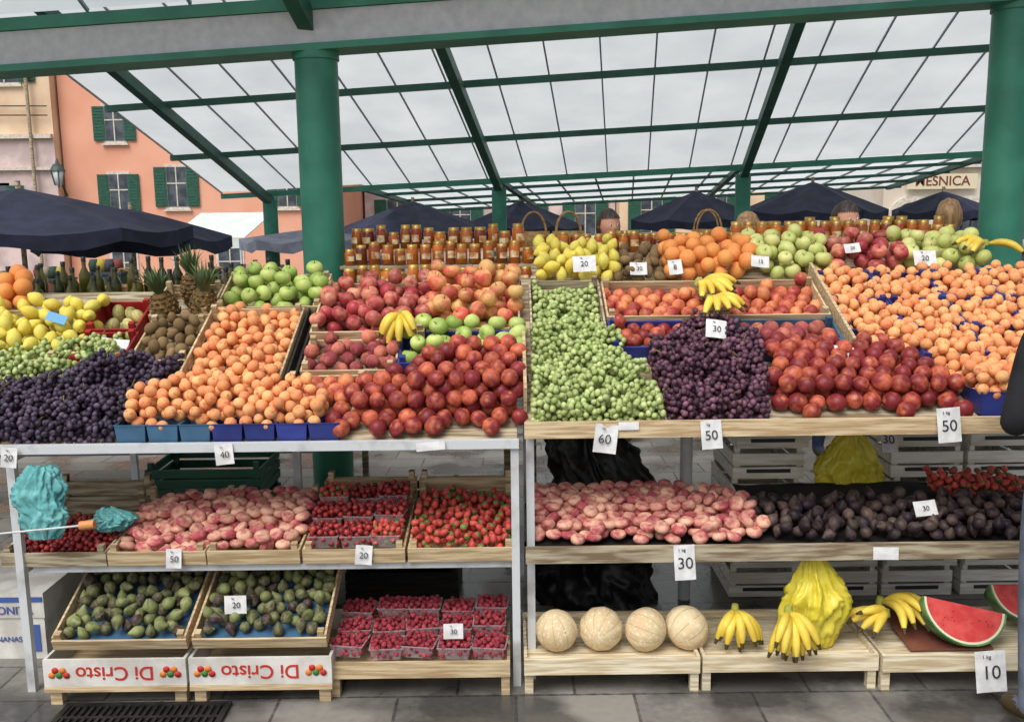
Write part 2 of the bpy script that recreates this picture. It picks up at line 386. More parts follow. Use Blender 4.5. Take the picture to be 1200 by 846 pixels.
grapes("red_grapes", [(.555, 3.205), (.89, 3.205), (.94, 3.4), (.95, 3.62), (.75, 3.74), (.53, 3.60), (.54, 3.4)], fR, lump(.10, .06, 9, 3.19), .0115, RGR, 27, 44)
hheap("nectarines", [(.92, 3.235), (1.60, 3.235), (1.62, 3.36), (1.44, 3.58), (1.0, 3.58), (.95, 3.4)], fR, lambda c: np.minimum(.058+(c[:, 1]-3.235)*1.0, .13), .0345, 'peach', NEC, 28)
k = 30
for (a, b, c, d) in [(x+.01, x+.235, y, y+.182) for y in (3.945, 3.745, 3.545) for x in (1.32, 1.565, 1.81, 2.055)]+[(1.60, 2.3, 3.38, 3.545)]:
    if d < 3.8 and a < 1.5: a += .06
    heap("apricots", rect(a, b, c, d), fR, .10, .0235, 'ball', APR, k, maxfail=60); k += 1
heap("lemons", rect(.13, .47, 4.16, 4.44), fB, .12, .031, 'lemon', LEM, 50)
heap("kiwis", rect(.47, .68, 4.14, 4.42), fB, .085, .028, 'kiwi', KIW, 51)
heap("oranges", rect(.71, 1.08, 4.16, 4.46), fB, .14, .037, 'ball', ORA, 52)
heap("yellow_apples", rect(1.11, 1.42, 4.16, 4.46), fB, .14, .037, 'pome', YAP, 53, .8)
heap("red_apples", rect(1.44, 1.76, 4.22, 4.46), fB, .13, .037, 'pome', RAP, 54, .8)
heap("green_apples", rect(1.78, 2.12, 4.22, 4.46), fB, .15, .038, 'pome', YAP, 55, .8)
heap("cherries", rect(-1.80, -1.46, 3.23, 3.5), fl_lo, .05, .0105, 'berry', CUR, 60)
hheap("flat_peaches", [(-1.43, 3.225), (-.79, 3.225), (-.77, 3.60), (-1.30, 3.60), (-1.43, 3.45)], fl_lo, lambda c: .035+.34*np.clip(c[:, 1]-3.2, 0, .20), .0305, 'flat', FLP, 61, .4, zs=.68, jit=.15, sp=.92)
heap("strawberries", rect(-.365, -.015, 3.23, 3.61), fl_lo, lump(.08, .02, 9), .0165, 'straw', STR, 63)
hheap("flat_peaches", [(.06, 3.225), (.93, 3.225), (.88, 3.46), (.72, 3.54), (.10, 3.56)], fr_lo, lambda c: .035+.34*np.clip(c[:, 1]-3.2, 0, .20), .0305, 'flat', FLP, 65, .4, zs=.68, jit=.15, sp=.92)
heap("dark_figs", [(.95, 3.225), (1.95, 3.225), (1.95, 3.50), (.90, 3.50)], fr_lo, .075, .0245, 'fig', DFG, 66, fill=.9)
heap("strawberries", rect(1.66, 1.98, 3.51, 3.66), lambda c: fr_lo(c)+.02, .08, .016, 'straw', STR, 67)
clear = translucent("clear_plastic", lin(225, 215, 218), .3, .15, alpha=.22)
def punnet(mb, c, w, d, h, m, yaw=0, tp=.85, th=.0025):
    c = V(c); X = V((math.cos(yaw), math.sin(yaw), 0)); Y = V((-math.sin(yaw), math.cos(yaw), 0)); N = V((0, 0, 1))
    lo = [c+X*(sx*w*tp/2)+Y*(sy*d*tp/2) for sx, sy in ((-1, -1), (1, -1), (1, 1), (-1, 1))]
    hi = [c+X*(sx*w/2)+Y*(sy*d/2)+N*h for sx, sy in ((-1, -1), (1, -1), (1, 1), (-1, 1))]
    vs = lo+hi+[p+(c-p).normalized()*th+N*th for p in lo]+[p+(c+N*h-p).normalized()*th*1.4 for p in hi]
    fs = [(3, 2, 1, 0), (8, 9, 10, 11)]
    for i in range(4):
        j = (i+1) % 4; fs += [(i, j, 4+j, 4+i), (8+j, 8+i, 12+i, 12+j), (4+i, 4+j, 12+j, 12+i)]
    mb.add(vs, fs, m)
    for i in range(4): mb.bar(hi[i], hi[(i+1) % 4], .005, .003, m)
def rrect(cx, cy, w, d, yaw):
    c_, s_ = math.cos(yaw), math.sin(yaw); return [(cx+x*c_-y*s_, cy+x*s_+y*c_) for x, y in ((-w/2, -d/2), (w/2, -d/2), (w/2, d/2), (-w/2, d/2))]
random.seed(12)
pb = []; p1 = MB(); sbp = []
for i in range(3):
    for j in range(3):
        cx = -.69+i*.115+random.uniform(-.004, .004); cy = 3.29+j*.122; z = .492+SL*(cy-3.2)+random.uniform(0, .012)+.02*j; yw = random.uniform(-.1, .1)
        punnet(p1, (cx, cy, z), .108, .112, .045, clear, yw)
        pb.append(pack(rrect(cx, cy, .1, .1, yw), lambda c, z=z: np.full(len(c), z+.004), .075, .0115, 70+i*3+j, maxfail=20))
o = p1.obj("berry_punnet_trays")
mass("cherries", np.vstack([p for i, p in enumerate(pb) if i % 4 != 2]), .0115, 'berry', CUR, 71)
mass("strawberries", np.vstack([p for i, p in enumerate(pb) if i % 4 == 2]), .0125, 'straw', STR, 71)
p2 = MB(); rb = []
for i in range(5):
    for j in range(3):
        cx = -.588+i*.124+random.uniform(-.006, .006); cy = 3.17+j*.112+random.uniform(-.004, .004); z = .115+.2*(cy-3.1)+random.uniform(0, .018); yw = random.uniform(-.2, .2)
        punnet(p2, (cx, cy, z), .118, .105, .045, clear, yw, .82)
        rb.append(pack(rrect(cx, cy, .106, .094, yw), lambda c, z=z: np.full(len(c), z+.004), .058, .0095, 90+i*3+j, maxfail=22))
p2.obj("raspberry_punnet_trays")
mass("raspberries", np.vstack(rb), .0098, 'berry', RAS, 72)

# ============================================================ CRATES
def crate(mb, O, w, d, h, m, ang=0, slats=2, th=.008, yaw=0, floor=True, fh=None, post=None):
    R = Matrix.Rotation(yaw, 3, 'Z') @ Matrix.Rotation(ang, 3, 'X')
    X, Y, N = R @ V((1, 0, 0)), R @ V((0, 1, 0)), R @ V((0, 0, 1)); O = V(O)
    fh = fh or h
    def wall(o, dr, out, L, hh):
        g = hh/slats
        for i in range(slats):
            mb.par(o+N*(i*g+.003), dr*L, out*th, N*(g-.010 if slats > 1 else hh-.003), m)
    wall(O, X, Y, w, fh); wall(O+Y*(d-th), X, Y, w, h)
    wall(O+Y*(th+.0005), Y, X, d-2*th-.001, h); wall(O+Y*(th+.0005)+X*(w-th), Y, X, d-2*th-.001, h)
    if floor:
        n = max(3, int(d/.09)); g = (d-2*th)/n
        for i in range(n): mb.par(O+X*(th+.001)+Y*(th+.002+i*g)+N*.002, X*(w-2*th-.002), Y*(g-.008), N*.006, m)
    ph = (post or h)+.012
    for sx in (0, 1):
        for sy in (0, 1):
            hh = (fh+.012) if sy == 0 else ph
            mb.par(O+X*(th+.0015 if sx == 0 else w-th-.0235)+Y*(th+.0015 if sy == 0 else d-th-.0235)+N*.009, X*.022, Y*.022, N*hh, m)
def slope_crate(name, x0, x1, y0, y1, h, m, side='L', **k):
    z = (zL if side == 'L' else zR)(y0)-.012
    c = MB(); crate(c, (x0, y0, z), x1-x0, (y1-y0)/math.cos(A), h, m, A, **k); return c.obj(name)
slope_crate("wooden_fruit_crate", -1.255, -.865, 3.42, 3.955, .10, wood, fh=.03)
slope_crate("wooden_fruit_crate", -1.25, -.80, 3.975, 4.24, .085, wood, slats=1)
slope_crate("black_fruit_crate", -.855, -.815, 3.40, 4.10, .085, wood_dark)
slope_crate("wooden_fruit_crate", -.81, -.35, 3.77, 4.14, .095, wood, slats=1)
slope_crate("wooden_fruit_crate", -.81, -.445, 3.555, 3.76, .075, wood)
slope_crate("wooden_fruit_crate", -.85, -.55, 3.34, 3.55, .06, wood, fh=.03)
slope_crate("wooden_fruit_crate", -.345, .035, 3.795, 4.14, .095, wood)
slope_crate("blue_fruit_crate", -.44, .035, 3.58, 3.79, .08, blue_plastic, slats=1)
slope_crate("wooden_fruit_crate", -1.50, -1.265, 3.64, 3.93, .07, wood)
slope_crate("wooden_fruit_crate", -1.52, -1.265, 3.94, 4.18, .08, wood)
o = slope_crate("red_cardboard_box", -1.73, -1.515, 3.64, 3.82, .075, red_card, slats=1, fh=.06)
text("Only", (-1.62, 3.64+.6*.032-.0335, zL(3.64)+.024), .04, white_card, o, rot=(math.pi/2+A, 0, 0))
o = slope_crate("red_cardboard_box", -1.74, -1.53, 3.83, 4.04, .08, red_card, slats=1)
slope_crate("wooden_fruit_crate", -2.4, -1.78, 3.65, 4.01, .07, wood)
slope_crate("wooden_fruit_crate", .075, .375, 3.70, 4.07, .10, wood_dirty, 'R', fh=.03)
slope_crate("wooden_fruit_crate", .385, .825, 3.80, 4.07, .085, wood, 'R', slats=1)
slope_crate("wooden_fruit_crate", .835, 1.29, 3.80, 4.07, .085, wood, 'R', slats=1)
slope_crate("blue_fruit_crate", .385, .86, 3.605, 3.785, .075, blue_plastic, 'R', slats=1)
slope_crate("blue_fruit_crate", .88, 1.29, 3.595, 3.785, .075, teal_plastic, 'R', slats=1)
b = MB()
for x in (.04, 1.30):
    b.par((x, 3.58 if x > 1 else 3.30, (zR(3.58) if x > 1 else zR(3.30))), (0.012, 0, 0), (0, .56, .56*S) if x > 1 else (0, .35, .35*S), (0, -.04, .10), wood)
b.obj("crate_side_board")
for x0 in (1.32, 1.565, 1.81, 2.055):
    for y0 in (3.94, 3.74, 3.54):
        if x0 < 1.5 and y0 < 3.6: continue
        slope_crate("blue_fruit_tray", x0, x0+.24, y0, y0+.192, .075, blue_plastic, 'R', slats=1, fh=.05)
bb = MB()
for i in range(7):
    punnet(bb, (-1.36+i*.113+.02, 3.262, .912), .108, .11, .068, teal_plastic if i < 3 else blue_plastic, tp=.9)
bb.obj("blue_plastic_punnets")
bb = MB()
for x in (1.74, 1.95): punnet(bb, (x, 3.30, .975), .205, .17, .085, blue_plastic, tp=.88)
bb.obj("blue_plastic_basket")
heap("apricots", [(1.65, 3.23), (2.05, 3.23), (2.05, 3.385), (1.65, 3.385)], lambda c: .985+.2*(c[:, 1]-3.2)+0*c[:, 0], .14, .0235, 'ball', APR, 56)
a2 = math.atan(SL)
for (x0, x1, m_) in [(-1.83, -1.455, wood_dirty), (-1.45, -1.10, wood), (-1.095, -.765, wood), (-.755, -.39, wood), (-.38, .0, wood)]:
    c = MB(); crate(c, (x0, 3.2, .468), x1-x0, .44, .055, m_, a2, slats=1, post=.10)
    if x0 > -.8 or x0 < -1.6: crate(c, (x0, 3.66, .53), x1-x0, .03, .125, m_, 0, slats=2, floor=False)
    c.obj("wooden_fruit_crate")
a3 = math.atan(.42)
for n_, x0 in enumerate((-1.62, -1.13)):
    c = MB(); crate(c, (x0, 3.10, .20), .47, .40, .055, wood, a3, slats=1, post=.075, fh=.045)
    c.par((x0+.02, 3.12, .222), (.43, 0, 0), (0, .34, .34*.42), (0, 0, .004), teal_plastic)
    c.obj("wooden_fig_crate")
    heap("figs", rect(x0+.03, x0+.44, 3.125, 3.455), lambda q: .225+.42*(q[:, 1]-3.12), .07, .0235, 'fig', FIG, 80+n_, fill=.88, maxfail=150)
green_deco = mat("leaf_print", lin(70, 124, 60), rough=.6); or_deco = mat("orange_print", lin(220, 130, 56), rough=.6)
for x0 in (-1.655, -1.145):
    c = MB(); x1 = x0+.50
    c.box(x0, x1, 3.08, 3.09, .075, .175, white_card)
    c.box(x0, x1, 3.47, 3.48, .075, .175, white_card)
    c.box(x0, x0+.01, 3.092, 3.468, .075, .175, white_card); c.box(x1-.01, x1, 3.092, 3.468, .075, .175, white_card)
    c.box(x0+.002, x1-.002, 3.1, 3.46, .09, .10, wood)
    c.box(x0, x1, 3.076, 3.0935, .055, .0735, wood)
    for xx in (x0+.01, x1-.05):
        for yy in (3.095, 3.42): c.box(xx, xx+.04, yy, yy+.04, 0, .0745, wood)
    for sx in (x0+.055, x1-.055):
        for q in range(5):
            M_ = Matrix.Rotation(math.pi/2, 3, 'X')
            c.lathe([(.0001, .0), (.012, .0), (.012, .002), (.0001, .002)], (or_deco, red_ink, green_deco)[q % 3], (sx-.026+q*.013, 3.0795-.0003*q, .118+.018*(q % 2)), 9, M_)
    o = c.obj("printed_fruit_box")
    text("Di Cristo", ((x0+x1)/2, 3.0785, .125), .072, red_ink, o, rot=(math.pi/2, math.pi, 0))
def low_crate(name, x0, x1, y0=3.12, y1=3.50, m_=wood, zt=.135):
    c = MB()
    c.box(x0, x1, y0, y0+.012, zt-.06, zt, m_); c.box(x0, x1, y1-.012, y1, zt-.05, zt+.01, m_)
    for i in range(5):
        g = (y1-y0-.03)/5; c.box(x0+.004, x1-.004, y0+.014+i*g, y0+.014+(i+1)*g-.008, zt-.03, zt-.018, m_)
    for xx in (x0, (x0+x1)/2-.02, x1-.04): c.box(xx+.001, xx+.038, y0+.014, y1-.014, zt-.062, zt-.032, m_)
    for xx in (x0+.002, x1-.032):
        for yy in (y0+.014, y1-.05): c.box(xx, xx+.03, yy, yy+.03, 0, zt-.063, m_)
    c.box(x0, x0+.011, y0+.013, y1-.013, zt-.031, zt+.003, m_); c.box(x1-.011, x1, y0+.013, y1-.013, zt-.031, zt+.003, m_)
    return c.obj(name)
low_crate("wooden_display_crate", -.66, -.02, 3.11, 3.49)
wpale = mat("pale_crate_wood", lin(226, 216, 190), lin(192, 172, 136), 6, (1, 14, 14), .7, bump=.15, isl=.12)
low_crate("wooden_display_crate", .03, .655, 3.12, 3.5, wpale)
low_crate("wooden_display_crate", .665, 1.29, 3.125, 3.5, wpale)
low_crate("wooden_display_crate", 1.30, 1.95, 3.11, 3.5, wpale)
for i, x in enumerate((.15, .313, .475, .628)):
    mass("cantaloupe_melon", [(x, 3.225+.01*(i % 2), .118+.077)], .080, 'melon', MEL, 100+i, .8, sv=.04, squash=.03)

# ============================================================ STANDS
st = MB()
st.par((-2.6, 3.2, .885), (2.615, 0, 0), (0, 1.03, 1.03*S), (0, 0, .012), wood_dirty)
st.bar((-2.6, 3.185, .905), (.02, 3.185, .905), .03, .03, white_steel)
st.bar((-2.6, 4.24, 1.33), (.02, 4.24, 1.33), .03, .03, white_steel)
for x in (-1.76, .005):
    st.bar((x, 3.2, 0), (x, 3.2, .889), .028, .028, white_steel, (0, 1, 0)); st.bar((x, 4.24, 0), (x, 4.24, 1.31), .028, .028, white_steel, (0, 1, 0))
    st.bar((x, 3.22, .455), (x, 4.16, .455), .025, .025, white_steel); st.bar((x, 3.22, .87), (x, 4.16, .87), .025, .025, white_steel)
st.bar((-1.73, 3.23, .452), (-.01, 3.23, .452), .022, .022, white_steel); st.bar((-1.73, 3.68, .50), (-.01, 3.68, .50), .022, .022, white_steel)
st.bar((-.9, 3.8, 0), (-.9, 3.8, 1.13), .03, .03, grey_steel, (0, 1, 0))
st.obj("fruit_stand")
st = MB()
st.par((.045, 3.2, .925), (2.3, 0, 0), (0, .93, S*.93), (0, 0, .012), wood_dirty)
st.par((.045, 4.135, 1.345), (2.12, 0, 0), (0, .36, .119), (0, 0, .012), wood_dirty)
st.box(.04, 2.35, 3.165, 3.185, .925, .982, wood)
st.box(.04, 2.35, 3.187, 3.24, .935, .95, wood)
st.box(.04, 2.35, 3.165, 3.185, .472, .53, wood_dirty)
st.par((.045, 3.19, .488), (2.3, 0, 0), (0, .42, .42*SL), (0, 0, .012), wood_dark)
for x in (.06, 2.0):
    st.bar((x, 3.25, 0), (x, 3.25, .924), .028, .028, white_steel, (0, 1, 0)); st.bar((x, 4.1, 0), (x, 4.1, 1.30), .03, .03, white_steel, (0, 1, 0))
st.tube([(.75, 3.95, 0), (.75, 3.95, 1.24)], .028, grey_steel)
st.box(1.45, 2.3, 3.60, 3.62, .40, .455, wood_dirty)
st.obj("fruit_stand")
cl = MB(); vs = []; nx, ny = 50, 10
for j in range(ny+1):
    for i in range(nx+1):
        x = .90+1.45*i/nx; y = 3.50+.24*j/ny; vs.append((x, y, .563+.08*(y-3.5)+.012*noise.noise(V((x*9, y*9, 0)))))
cl.add(vs, [(j*(nx+1)+i, j*(nx+1)+i+1, (j+1)*(nx+1)+i+1, (j+1)*(nx+1)+i) for j in range(ny) for i in range(nx)], black_cloth, True); cl.obj("black_tarpaulin")
for (x0, n_) in ((.96, 6), (1.30, 3), (1.64, 6), (1.98, 6)):
    c = MB()
    for i in range(n_):
        dx = random.uniform(-.015, .015); crate(c, (x0+dx, 3.95, i*.135), .31, .4, .122, white_crate, 0, slats=2, post=.118)
        c.box(x0+dx+.06, x0+dx+.25, 3.9465, 3.9495, i*.135+.030, i*.135+.046, ink)
    c.obj("stacked_wooden_crates")
c = MB()
for (x0, n_) in ((-1.6, 4), (-.75, 3)):
    for i in range(n_): crate(c, (x0, 3.95, i*.16), .5, .35, .14, wood_dark if n_ == 3 else dgreen_paint, 0, slats=3)
c.obj("stacked_dark_crates")

# bags ------------------------------------------------
def bag(name, c, w, h, d, m, seed=0, handles=True, prof=None, crush=1.0):
    nu, nv = 96, 60; mb = MB(); vs = []
    prof = prof or (lambda t: .55+.45*math.sin(min(1, t*2.2)*math.pi/2) if t < .5 else 1-.80*((t-.5)/.5)**1.1)
    for j in range(nv+1):
        t = j/nv; r = prof(t)
        for i in range(nu):
            a = 2*math.pi*i/nu; q = V((math.cos(a)*1.3, math.sin(a)*1.3, t*1.4+seed*7.1))
            rd = abs(noise.noise(q*1.9))*.55+abs(noise.noise(q*4.2+V((5, 1, 2))))*.30+abs(noise.noise(q*9))*.16
            fold = abs(noise.noise(V((a*2.6, t*1.3, seed))))*.5*(t**1.2)
            k_ = 1.18-crush*(rd+fold)
            x = c[0]+w/2*r*k_*math.cos(a)+.16*w*noise.noise(V((t*2.5, seed, 1))); y = c[1]+d/2*r*k_*math.sin(a)
            vs.append((x, y, c[2]+h*t+.05*h*noise.noise(q*2.2)*min(1, t*4)))
    fs = [(j*nu+i, j*nu+(i+1) % nu, (j+1)*nu+(i+1) % nu, (j+1)*nu+i) for j in range(nv) for i in range(nu)]
    mb.add(vs, fs, m, True); mb.add(vs[:nu], [tuple(range(nu))[::-1]], m)
    if handles:
        for sx in (-1, 1):
            L = []; N_ = 10
            for q in range(N_+1):
                t = q/N_; cx_ = c[0]+sx*w*(.04+.17*t)+.01*noise.noise(V((t*5, sx, seed))); wd = w*(.09*(1-t*.75)+.02); z = c[2]+h*(.90+.20*math.sin(t*1.9)); y = c[1]-.02*t+.01*noise.noise(V((t*6, sx, 3)))
                L += [(cx_-wd, y, z), (cx_, y-.012, z+.004), (cx_+wd, y, z-.004)]
            mb.add(L, [(3*i+e_, 3*i+e_+1, 3*i+e_+4, 3*i+e_+3) for i in range(N_) for e_ in (0, 1)], m, True)
    return mb.obj(name)
yel = translucent("yellow_plastic_film", lin(242, 228, 88), .22, .32, scale=12, col2=lin(230, 212, 58))
teal = translucent("teal_plastic_film", lin(128, 200, 200), .15, .32, scale=12, col2=lin(96, 176, 178))
bag("yellow_plastic_bag", (1.09, 3.24, .12), .25, .36, .15, yel, 1, crush=1.15)
bag("yellow_plastic_bag", (1.40, 3.80, .44), .28, .38, .16, yel, 2, crush=1.1)
bag("teal_plastic_bag", (-1.63, 3.13, .60), .20, .26, .06, teal, 3, handles=False, prof=lambda t: .55+.5*math.sin(t*2.6)-.25*t*t, crush=1.45)
bag("teal_plastic_bag", (-1.48, 3.32, .565), .18, .085, .12, teal, 5, handles=False, crush=1.2)
bag("black_rubbish_bag", (.36, 3.98, .0), .55, .78, .4, dark_bag, 4, handles=False, prof=lambda t: .95-.35*t**3)
# ---- bananas
ban_y = mat("banana_skin", lin(230, 204, 84), lin(212, 182, 64), 14, rough=.5, isl=.08); ban_t = mat("banana_tip", lin(70, 58, 30), rough=.7); ban_g = mat("banana_stalk", lin(166, 166, 76), rough=.6)
def banana_bunch(name, C, dirs, L=.17, bulge=(0, 0, .035), rr=.0165):
    mb = MB(); C = V(C)
    for d in dirs:
        d = V(d).normalized(); bl = V(bulge); bl = (bl-d*bl.dot(d))
        L_ = L*random.uniform(.92, 1.06)
        pts = [C+d*L_*t+bl*math.sin(math.pi*min(1, t*1.02)) for t in [i/9 for i in range(10)]]
        mb.tube(pts[1:9], [rr*q for q in (.5, .82, 1, 1.04, 1.04, 1, .85, .5)], ban_y, 7)
        mb.tube(pts[:2], [rr*.42, rr*.5], ban_g, 6); mb.tube([pts[8], pts[9]], [rr*.5, rr*.28], ban_t, 6)
    mb.tube([C-V((0, 0, .004)), C+V((0, 0, .022))], [.017, .012], ban_g, 7)
    return mb.obj(name)
def fan(a0, a1, n, zc, yc=-1):
    r = []
    for i in range(n):
        a = a0+(a1-a0)*i/(n-1); r.append((math.sin(a), yc*math.cos(a)*.5+random.uniform(-.1, .1), zc+random.uniform(-.12, .12)))
    return r
def rest_fan(name, c, n=6, sp=.7, L=.16, seed=0, dz=-.55):
    random.seed(seed); banana_bunch(name, c, fan(-sp, sp, n, dz)+fan(-sp*.6, sp*.6, n-2, dz*.6), L, (0, -.02, .035))
rest_fan("banana_bunch", (-.44, 3.74, 1.30), 5, .5, .15, 1)
random.seed(2)
banana_bunch("banana_bunch", (.78, 3.92, 1.395), [(.4, -.6, -.2), (.6, -.5, -.15), (.8, -.3, -.1), (.2, -.8, -.25), (-.1, -.9, -.3), (.9, -.1, 0)], .17, (.01, -.01, .03))
banana_bunch("banana_bunch", (.80, 3.78, 1.34), [(.6, -.6, -.2), (.8, -.3, -.15), (.3, -.8, -.2), (0, -.9, -.25), (-.3, -.8, -.3)], .16, (.01, -.01, .03))
rest_fan("banana_bunch", (.81, 3.27, .245), 5, .55, .15, 3)
rest_fan("banana_bunch", (.97, 3.15, .29), 7, .6, .17, 4, -.8)
random.seed(5)
banana_bunch("banana_bunch", (1.38, 3.30, .205), [(-.8, -.6, -.1), (-.9, -.35, 0), (-.6, -.85, -.1), (-1, -.1, .0), (-.75, -.5, .25)], .18, (-.01, -.03, .035))
banana_bunch("banana_bunch", (1.38, 3.36, .23), [(.55, -.65, -.22), (.35, -.75, -.2), (.1, -.8, -.22), (.75, -.5, -.15), (.4, -.6, .05), (.9, -.3, -.1)], .19, (.02, .0, .04))
banana_bunch("banana_bunch", (2.16, 4.30, 1.53), [(-.8, -.5, -.1), (-.6, -.6, -.2), (-.9, -.2, 0), (.6, -.5, -.2)], .18, (0, 0, .03))
# ---- watermelon
flesh = mat("watermelon_flesh", lin(212, 84, 78), lin(198, 60, 60), 18, rough=.45, bump=.2); pith = mat("watermelon_pith", lin(216, 216, 180), rough=.5); rind = mat("watermelon_rind", lin(50, 96, 54), lin(104, 140, 88), 14, rough=.35)
def watermelon(name, C, R, yaw, roll, lean, wedge=1.0):
    mb = MB(); M = Matrix.Rotation(yaw, 3, 'Z') @ Matrix.Rotation(roll, 3, 'Y') @ Matrix.Rotation(lean, 3, 'X'); C = V(C); n = 28
    def pt(rr, ph, ps):
        x = -math.cos(ph)*rr; q = math.sin(ph)*rr
        return C+M @ V((x, q*math.sin(ps), -q*math.cos(ps)*.9))
    for ps, fl in ((0, 1), (wedge, 0)):
        for r0, r1, m_ in ((0, .9, flesh), (.9, .955, pith), (.955, 1, rind)):
            vs = []; fs = []
            for i in range(n+1):
                ph = math.pi*i/n; vs += [pt(R*r0, ph, ps), pt(R*r1, ph, ps)]
            for i in range(n):
                f = (2*i, 2*i+1, 2*i+3, 2*i+2); fs.append(f if not fl else f[::-1])
            mb.add(vs, fs, m_)
    k2 = 8; vs = [pt(R, math.pi*i/n, wedge*j/k2) for i in range(n+1) for j in range(k2+1)]
    mb.add(vs, [(i*(k2+1)+j, (i+1)*(k2+1)+j, (i+1)*(k2+1)+j+1, i*(k2+1)+j+1) for i in range(n) for j in range(k2)], rind, True)
    for _ in range(14):
        ph = random.uniform(.4, 2.7); rr = R*random.uniform(.35, .8); p = pt(rr, ph, 0)-M @ V((0, .001, 0))
        mb.lathe([(.0001, -.003), (.002, 0), (.0001, .003)], ban_t, p, 6)
    return mb.obj(name)
watermelon("watermelon_slice", (1.63, 3.22, .275), .16, 0, .24, -.55, 1.1)
watermelon("watermelon_slice", (1.92, 3.36, .29), .15, .2, .1, -.5, 1.1)
bx = MB(); bx.par((1.42, 3.17, .126), (.30, 0, 0), (0, .3, .03), (0, 0, .006), mat("brown_board", lin(130, 80, 62), lin(106, 62, 50), 9, rough=.6)); bx.obj("cardboard_sheet")
# ---- pineapples
pin_b = mat("pineapple_skin", lin(136, 102, 54), lin(88, 76, 46), 60, rough=.8, bump=.8, isl=.2); pin_l = mat("pineapple_leaf", lin(104, 122, 80), lin(76, 98, 64), 12, rough=.6, isl=.3)
def pineapple(C, seed):
    random.seed(seed); mb = MB(); C = V(C); h = .15
    mb.lathe([(.01, 0), (.045, .01), (.056, .06), (.052, .11), (.03, h), (.01, h+.003)], pin_b, C, 14)
    for j in range(8):
        z = .012+j*.018; r = .05*math.sin(math.pi*(.2+.65*(z/h)))+.008
        for i in range(11):
            a = 2*math.pi*(i+.5*(j % 2))/11; p = C+V((r*math.cos(a), r*math.sin(a), z)); o = V((math.cos(a), math.sin(a), .5))
            t = V((-math.sin(a), math.cos(a), 0))
            mb.add([p-t*.011, p+V((0, 0, -.010)), p+t*.011, p+V((0, 0, .010)), p+o*.009], [(0, 1, 4), (1, 2, 4), (2, 3, 4), (3, 0, 4)], pin_b)
    for i in range(34):
        a = i*2.4; up = .3+.7*(i/34); L = .06+.05*random.random()+.03*up; o = V((math.cos(a), math.sin(a), 0)); t = V((-math.sin(a), math.cos(a), 0))
        b0 = C+V((0, 0, h))+o*.012; m1 = b0+o*L*.45*(1-up*.7)+V((0, 0, L*.6)); e = b0+o*L*(1.1-up)+V((0, 0, L*(.6+.6*up)))
        mb.add([b0-t*.008, b0+t*.008, m1+t*.006, m1-t*.006, e], [(0, 1, 2, 3), (3, 2, 4)], pin_l, True)
    o = mb.obj("pineapple")
    o.data.transform(Matrix.Translation(C) @ Matrix.Rotation(random.uniform(-.35, .35), 4, 'Y') @ Matrix.Rotation(.3, 4, 'X') @ Matrix.Translation(-C))
pineapple((-1.45, 3.97, zL(3.97)-.01), 1); pineapple((-1.31, 3.99, zL(3.99)-.01), 2); pineapple((-1.37, 4.10, zL(4.1)), 3)
heap("kiwis", rect(-1.475, -1.285, 3.67, 3.90), fL, .085, .026, 'kiwi', KIW, 110)
heap("small_melons", rect(-1.68, -1.57, 3.88, 4.0), fL, .07, .032, 'kiwi', fruit_mat("gourd_skin", lin(206, 190, 116), lin(130, 130, 66), rough=.4, ribs=lin(120, 100, 50)), 111)
heap("limes", rect(-1.69, -1.55, 3.69, 3.80), fL, .06, .024, 'lemon', fruit_mat("lime_skin", lin(80, 120, 50), lin(120, 156, 72), rough=.35), 112)

# ---- jars
lid = mat("gold_lid", lin(200, 164, 90), lin(170, 134, 66), 30, rough=.35, metal=.5, isl=.25); label = mat("jar_label", lin(224, 206, 170), lin(180, 120, 56), 40, rough=.6, isl=.2)
hon2 = mat("jam_glass", lin(130, 44, 24), lin(160, 84, 32), 5, rough=.14, isl=.45); hon1 = mat("amber_honey_glass", lin(190, 108, 36), lin(160, 80, 22), 5, rough=.14, isl=.4)
def jars(name, x0, x1, y, z, r=.03, h=.085, rows=2, seed=1, dens=1.0):
    random.seed(seed); mb = MB()
    for j in range(rows):
        x = x0+.5*r*j
        while x < x1:
            s = random.choice((.8, 1, 1, 1.15)); rr = r*random.choice((.85, .95, 1)); c = (x, y+j*r*2.2+random.uniform(-.006, .006), z); H = h*s; g = random.choice((hon1, hon1, hon2))
            mb.lathe([(.001, 0), (rr, .002), (rr, H*.78), (rr*.8, H*.86)], g, c, 12)
            mb.lathe([(rr*.86, H*.84), (rr*.88, H), (.001, H+.001)], lid, c, 12)
            vs = []; n = 6; ao = random.uniform(-.7, .7)
            for i in range(n+1):
                a = -math.pi/2-.8+1.6*i/n+ao
                for q in (.28, .58): vs.append((x+(rr+.0008)*math.cos(a), c[1]+(rr+.0008)*math.sin(a), z+H*q))
            mb.add(vs, [(2*i, 2*i+2, 2*i+3, 2*i+1) for i in range(n)], label, True)
            x += rr*random.uniform(2.08, 2.4)/dens
    mb.obj(name)
jars("honey_jars", -.74, .12, 4.30, 1.365, .028, .09, 1, 1)
jars("honey_jars", -.76, .10, 4.46, 1.46, .028, .095, 1, 2)
jars("honey_jars", -.75, .10, 4.62, 1.53, .03, .10, 1, 7)
jars("honey_jars", .14, 1.1, 4.62, 1.50, .027, .09, 2, 3)
jars("honey_jars", 1.1, 2.15, 4.62, 1.52, .03, .12, 2, 4)
sh = MB()
sh.box(-.8, .13, 4.255, 4.40, 1.35, 1.364, wood_dirty); sh.box(-.8, .13, 4.405, 4.56, 1.445, 1.459, wood_dirty); sh.box(-.8, .135, 4.565, 4.7, 1.515, 1.529, wood_dirty); sh.box(.14, 2.16, 4.56, 4.75, 1.485, 1.499, wood_dirty)
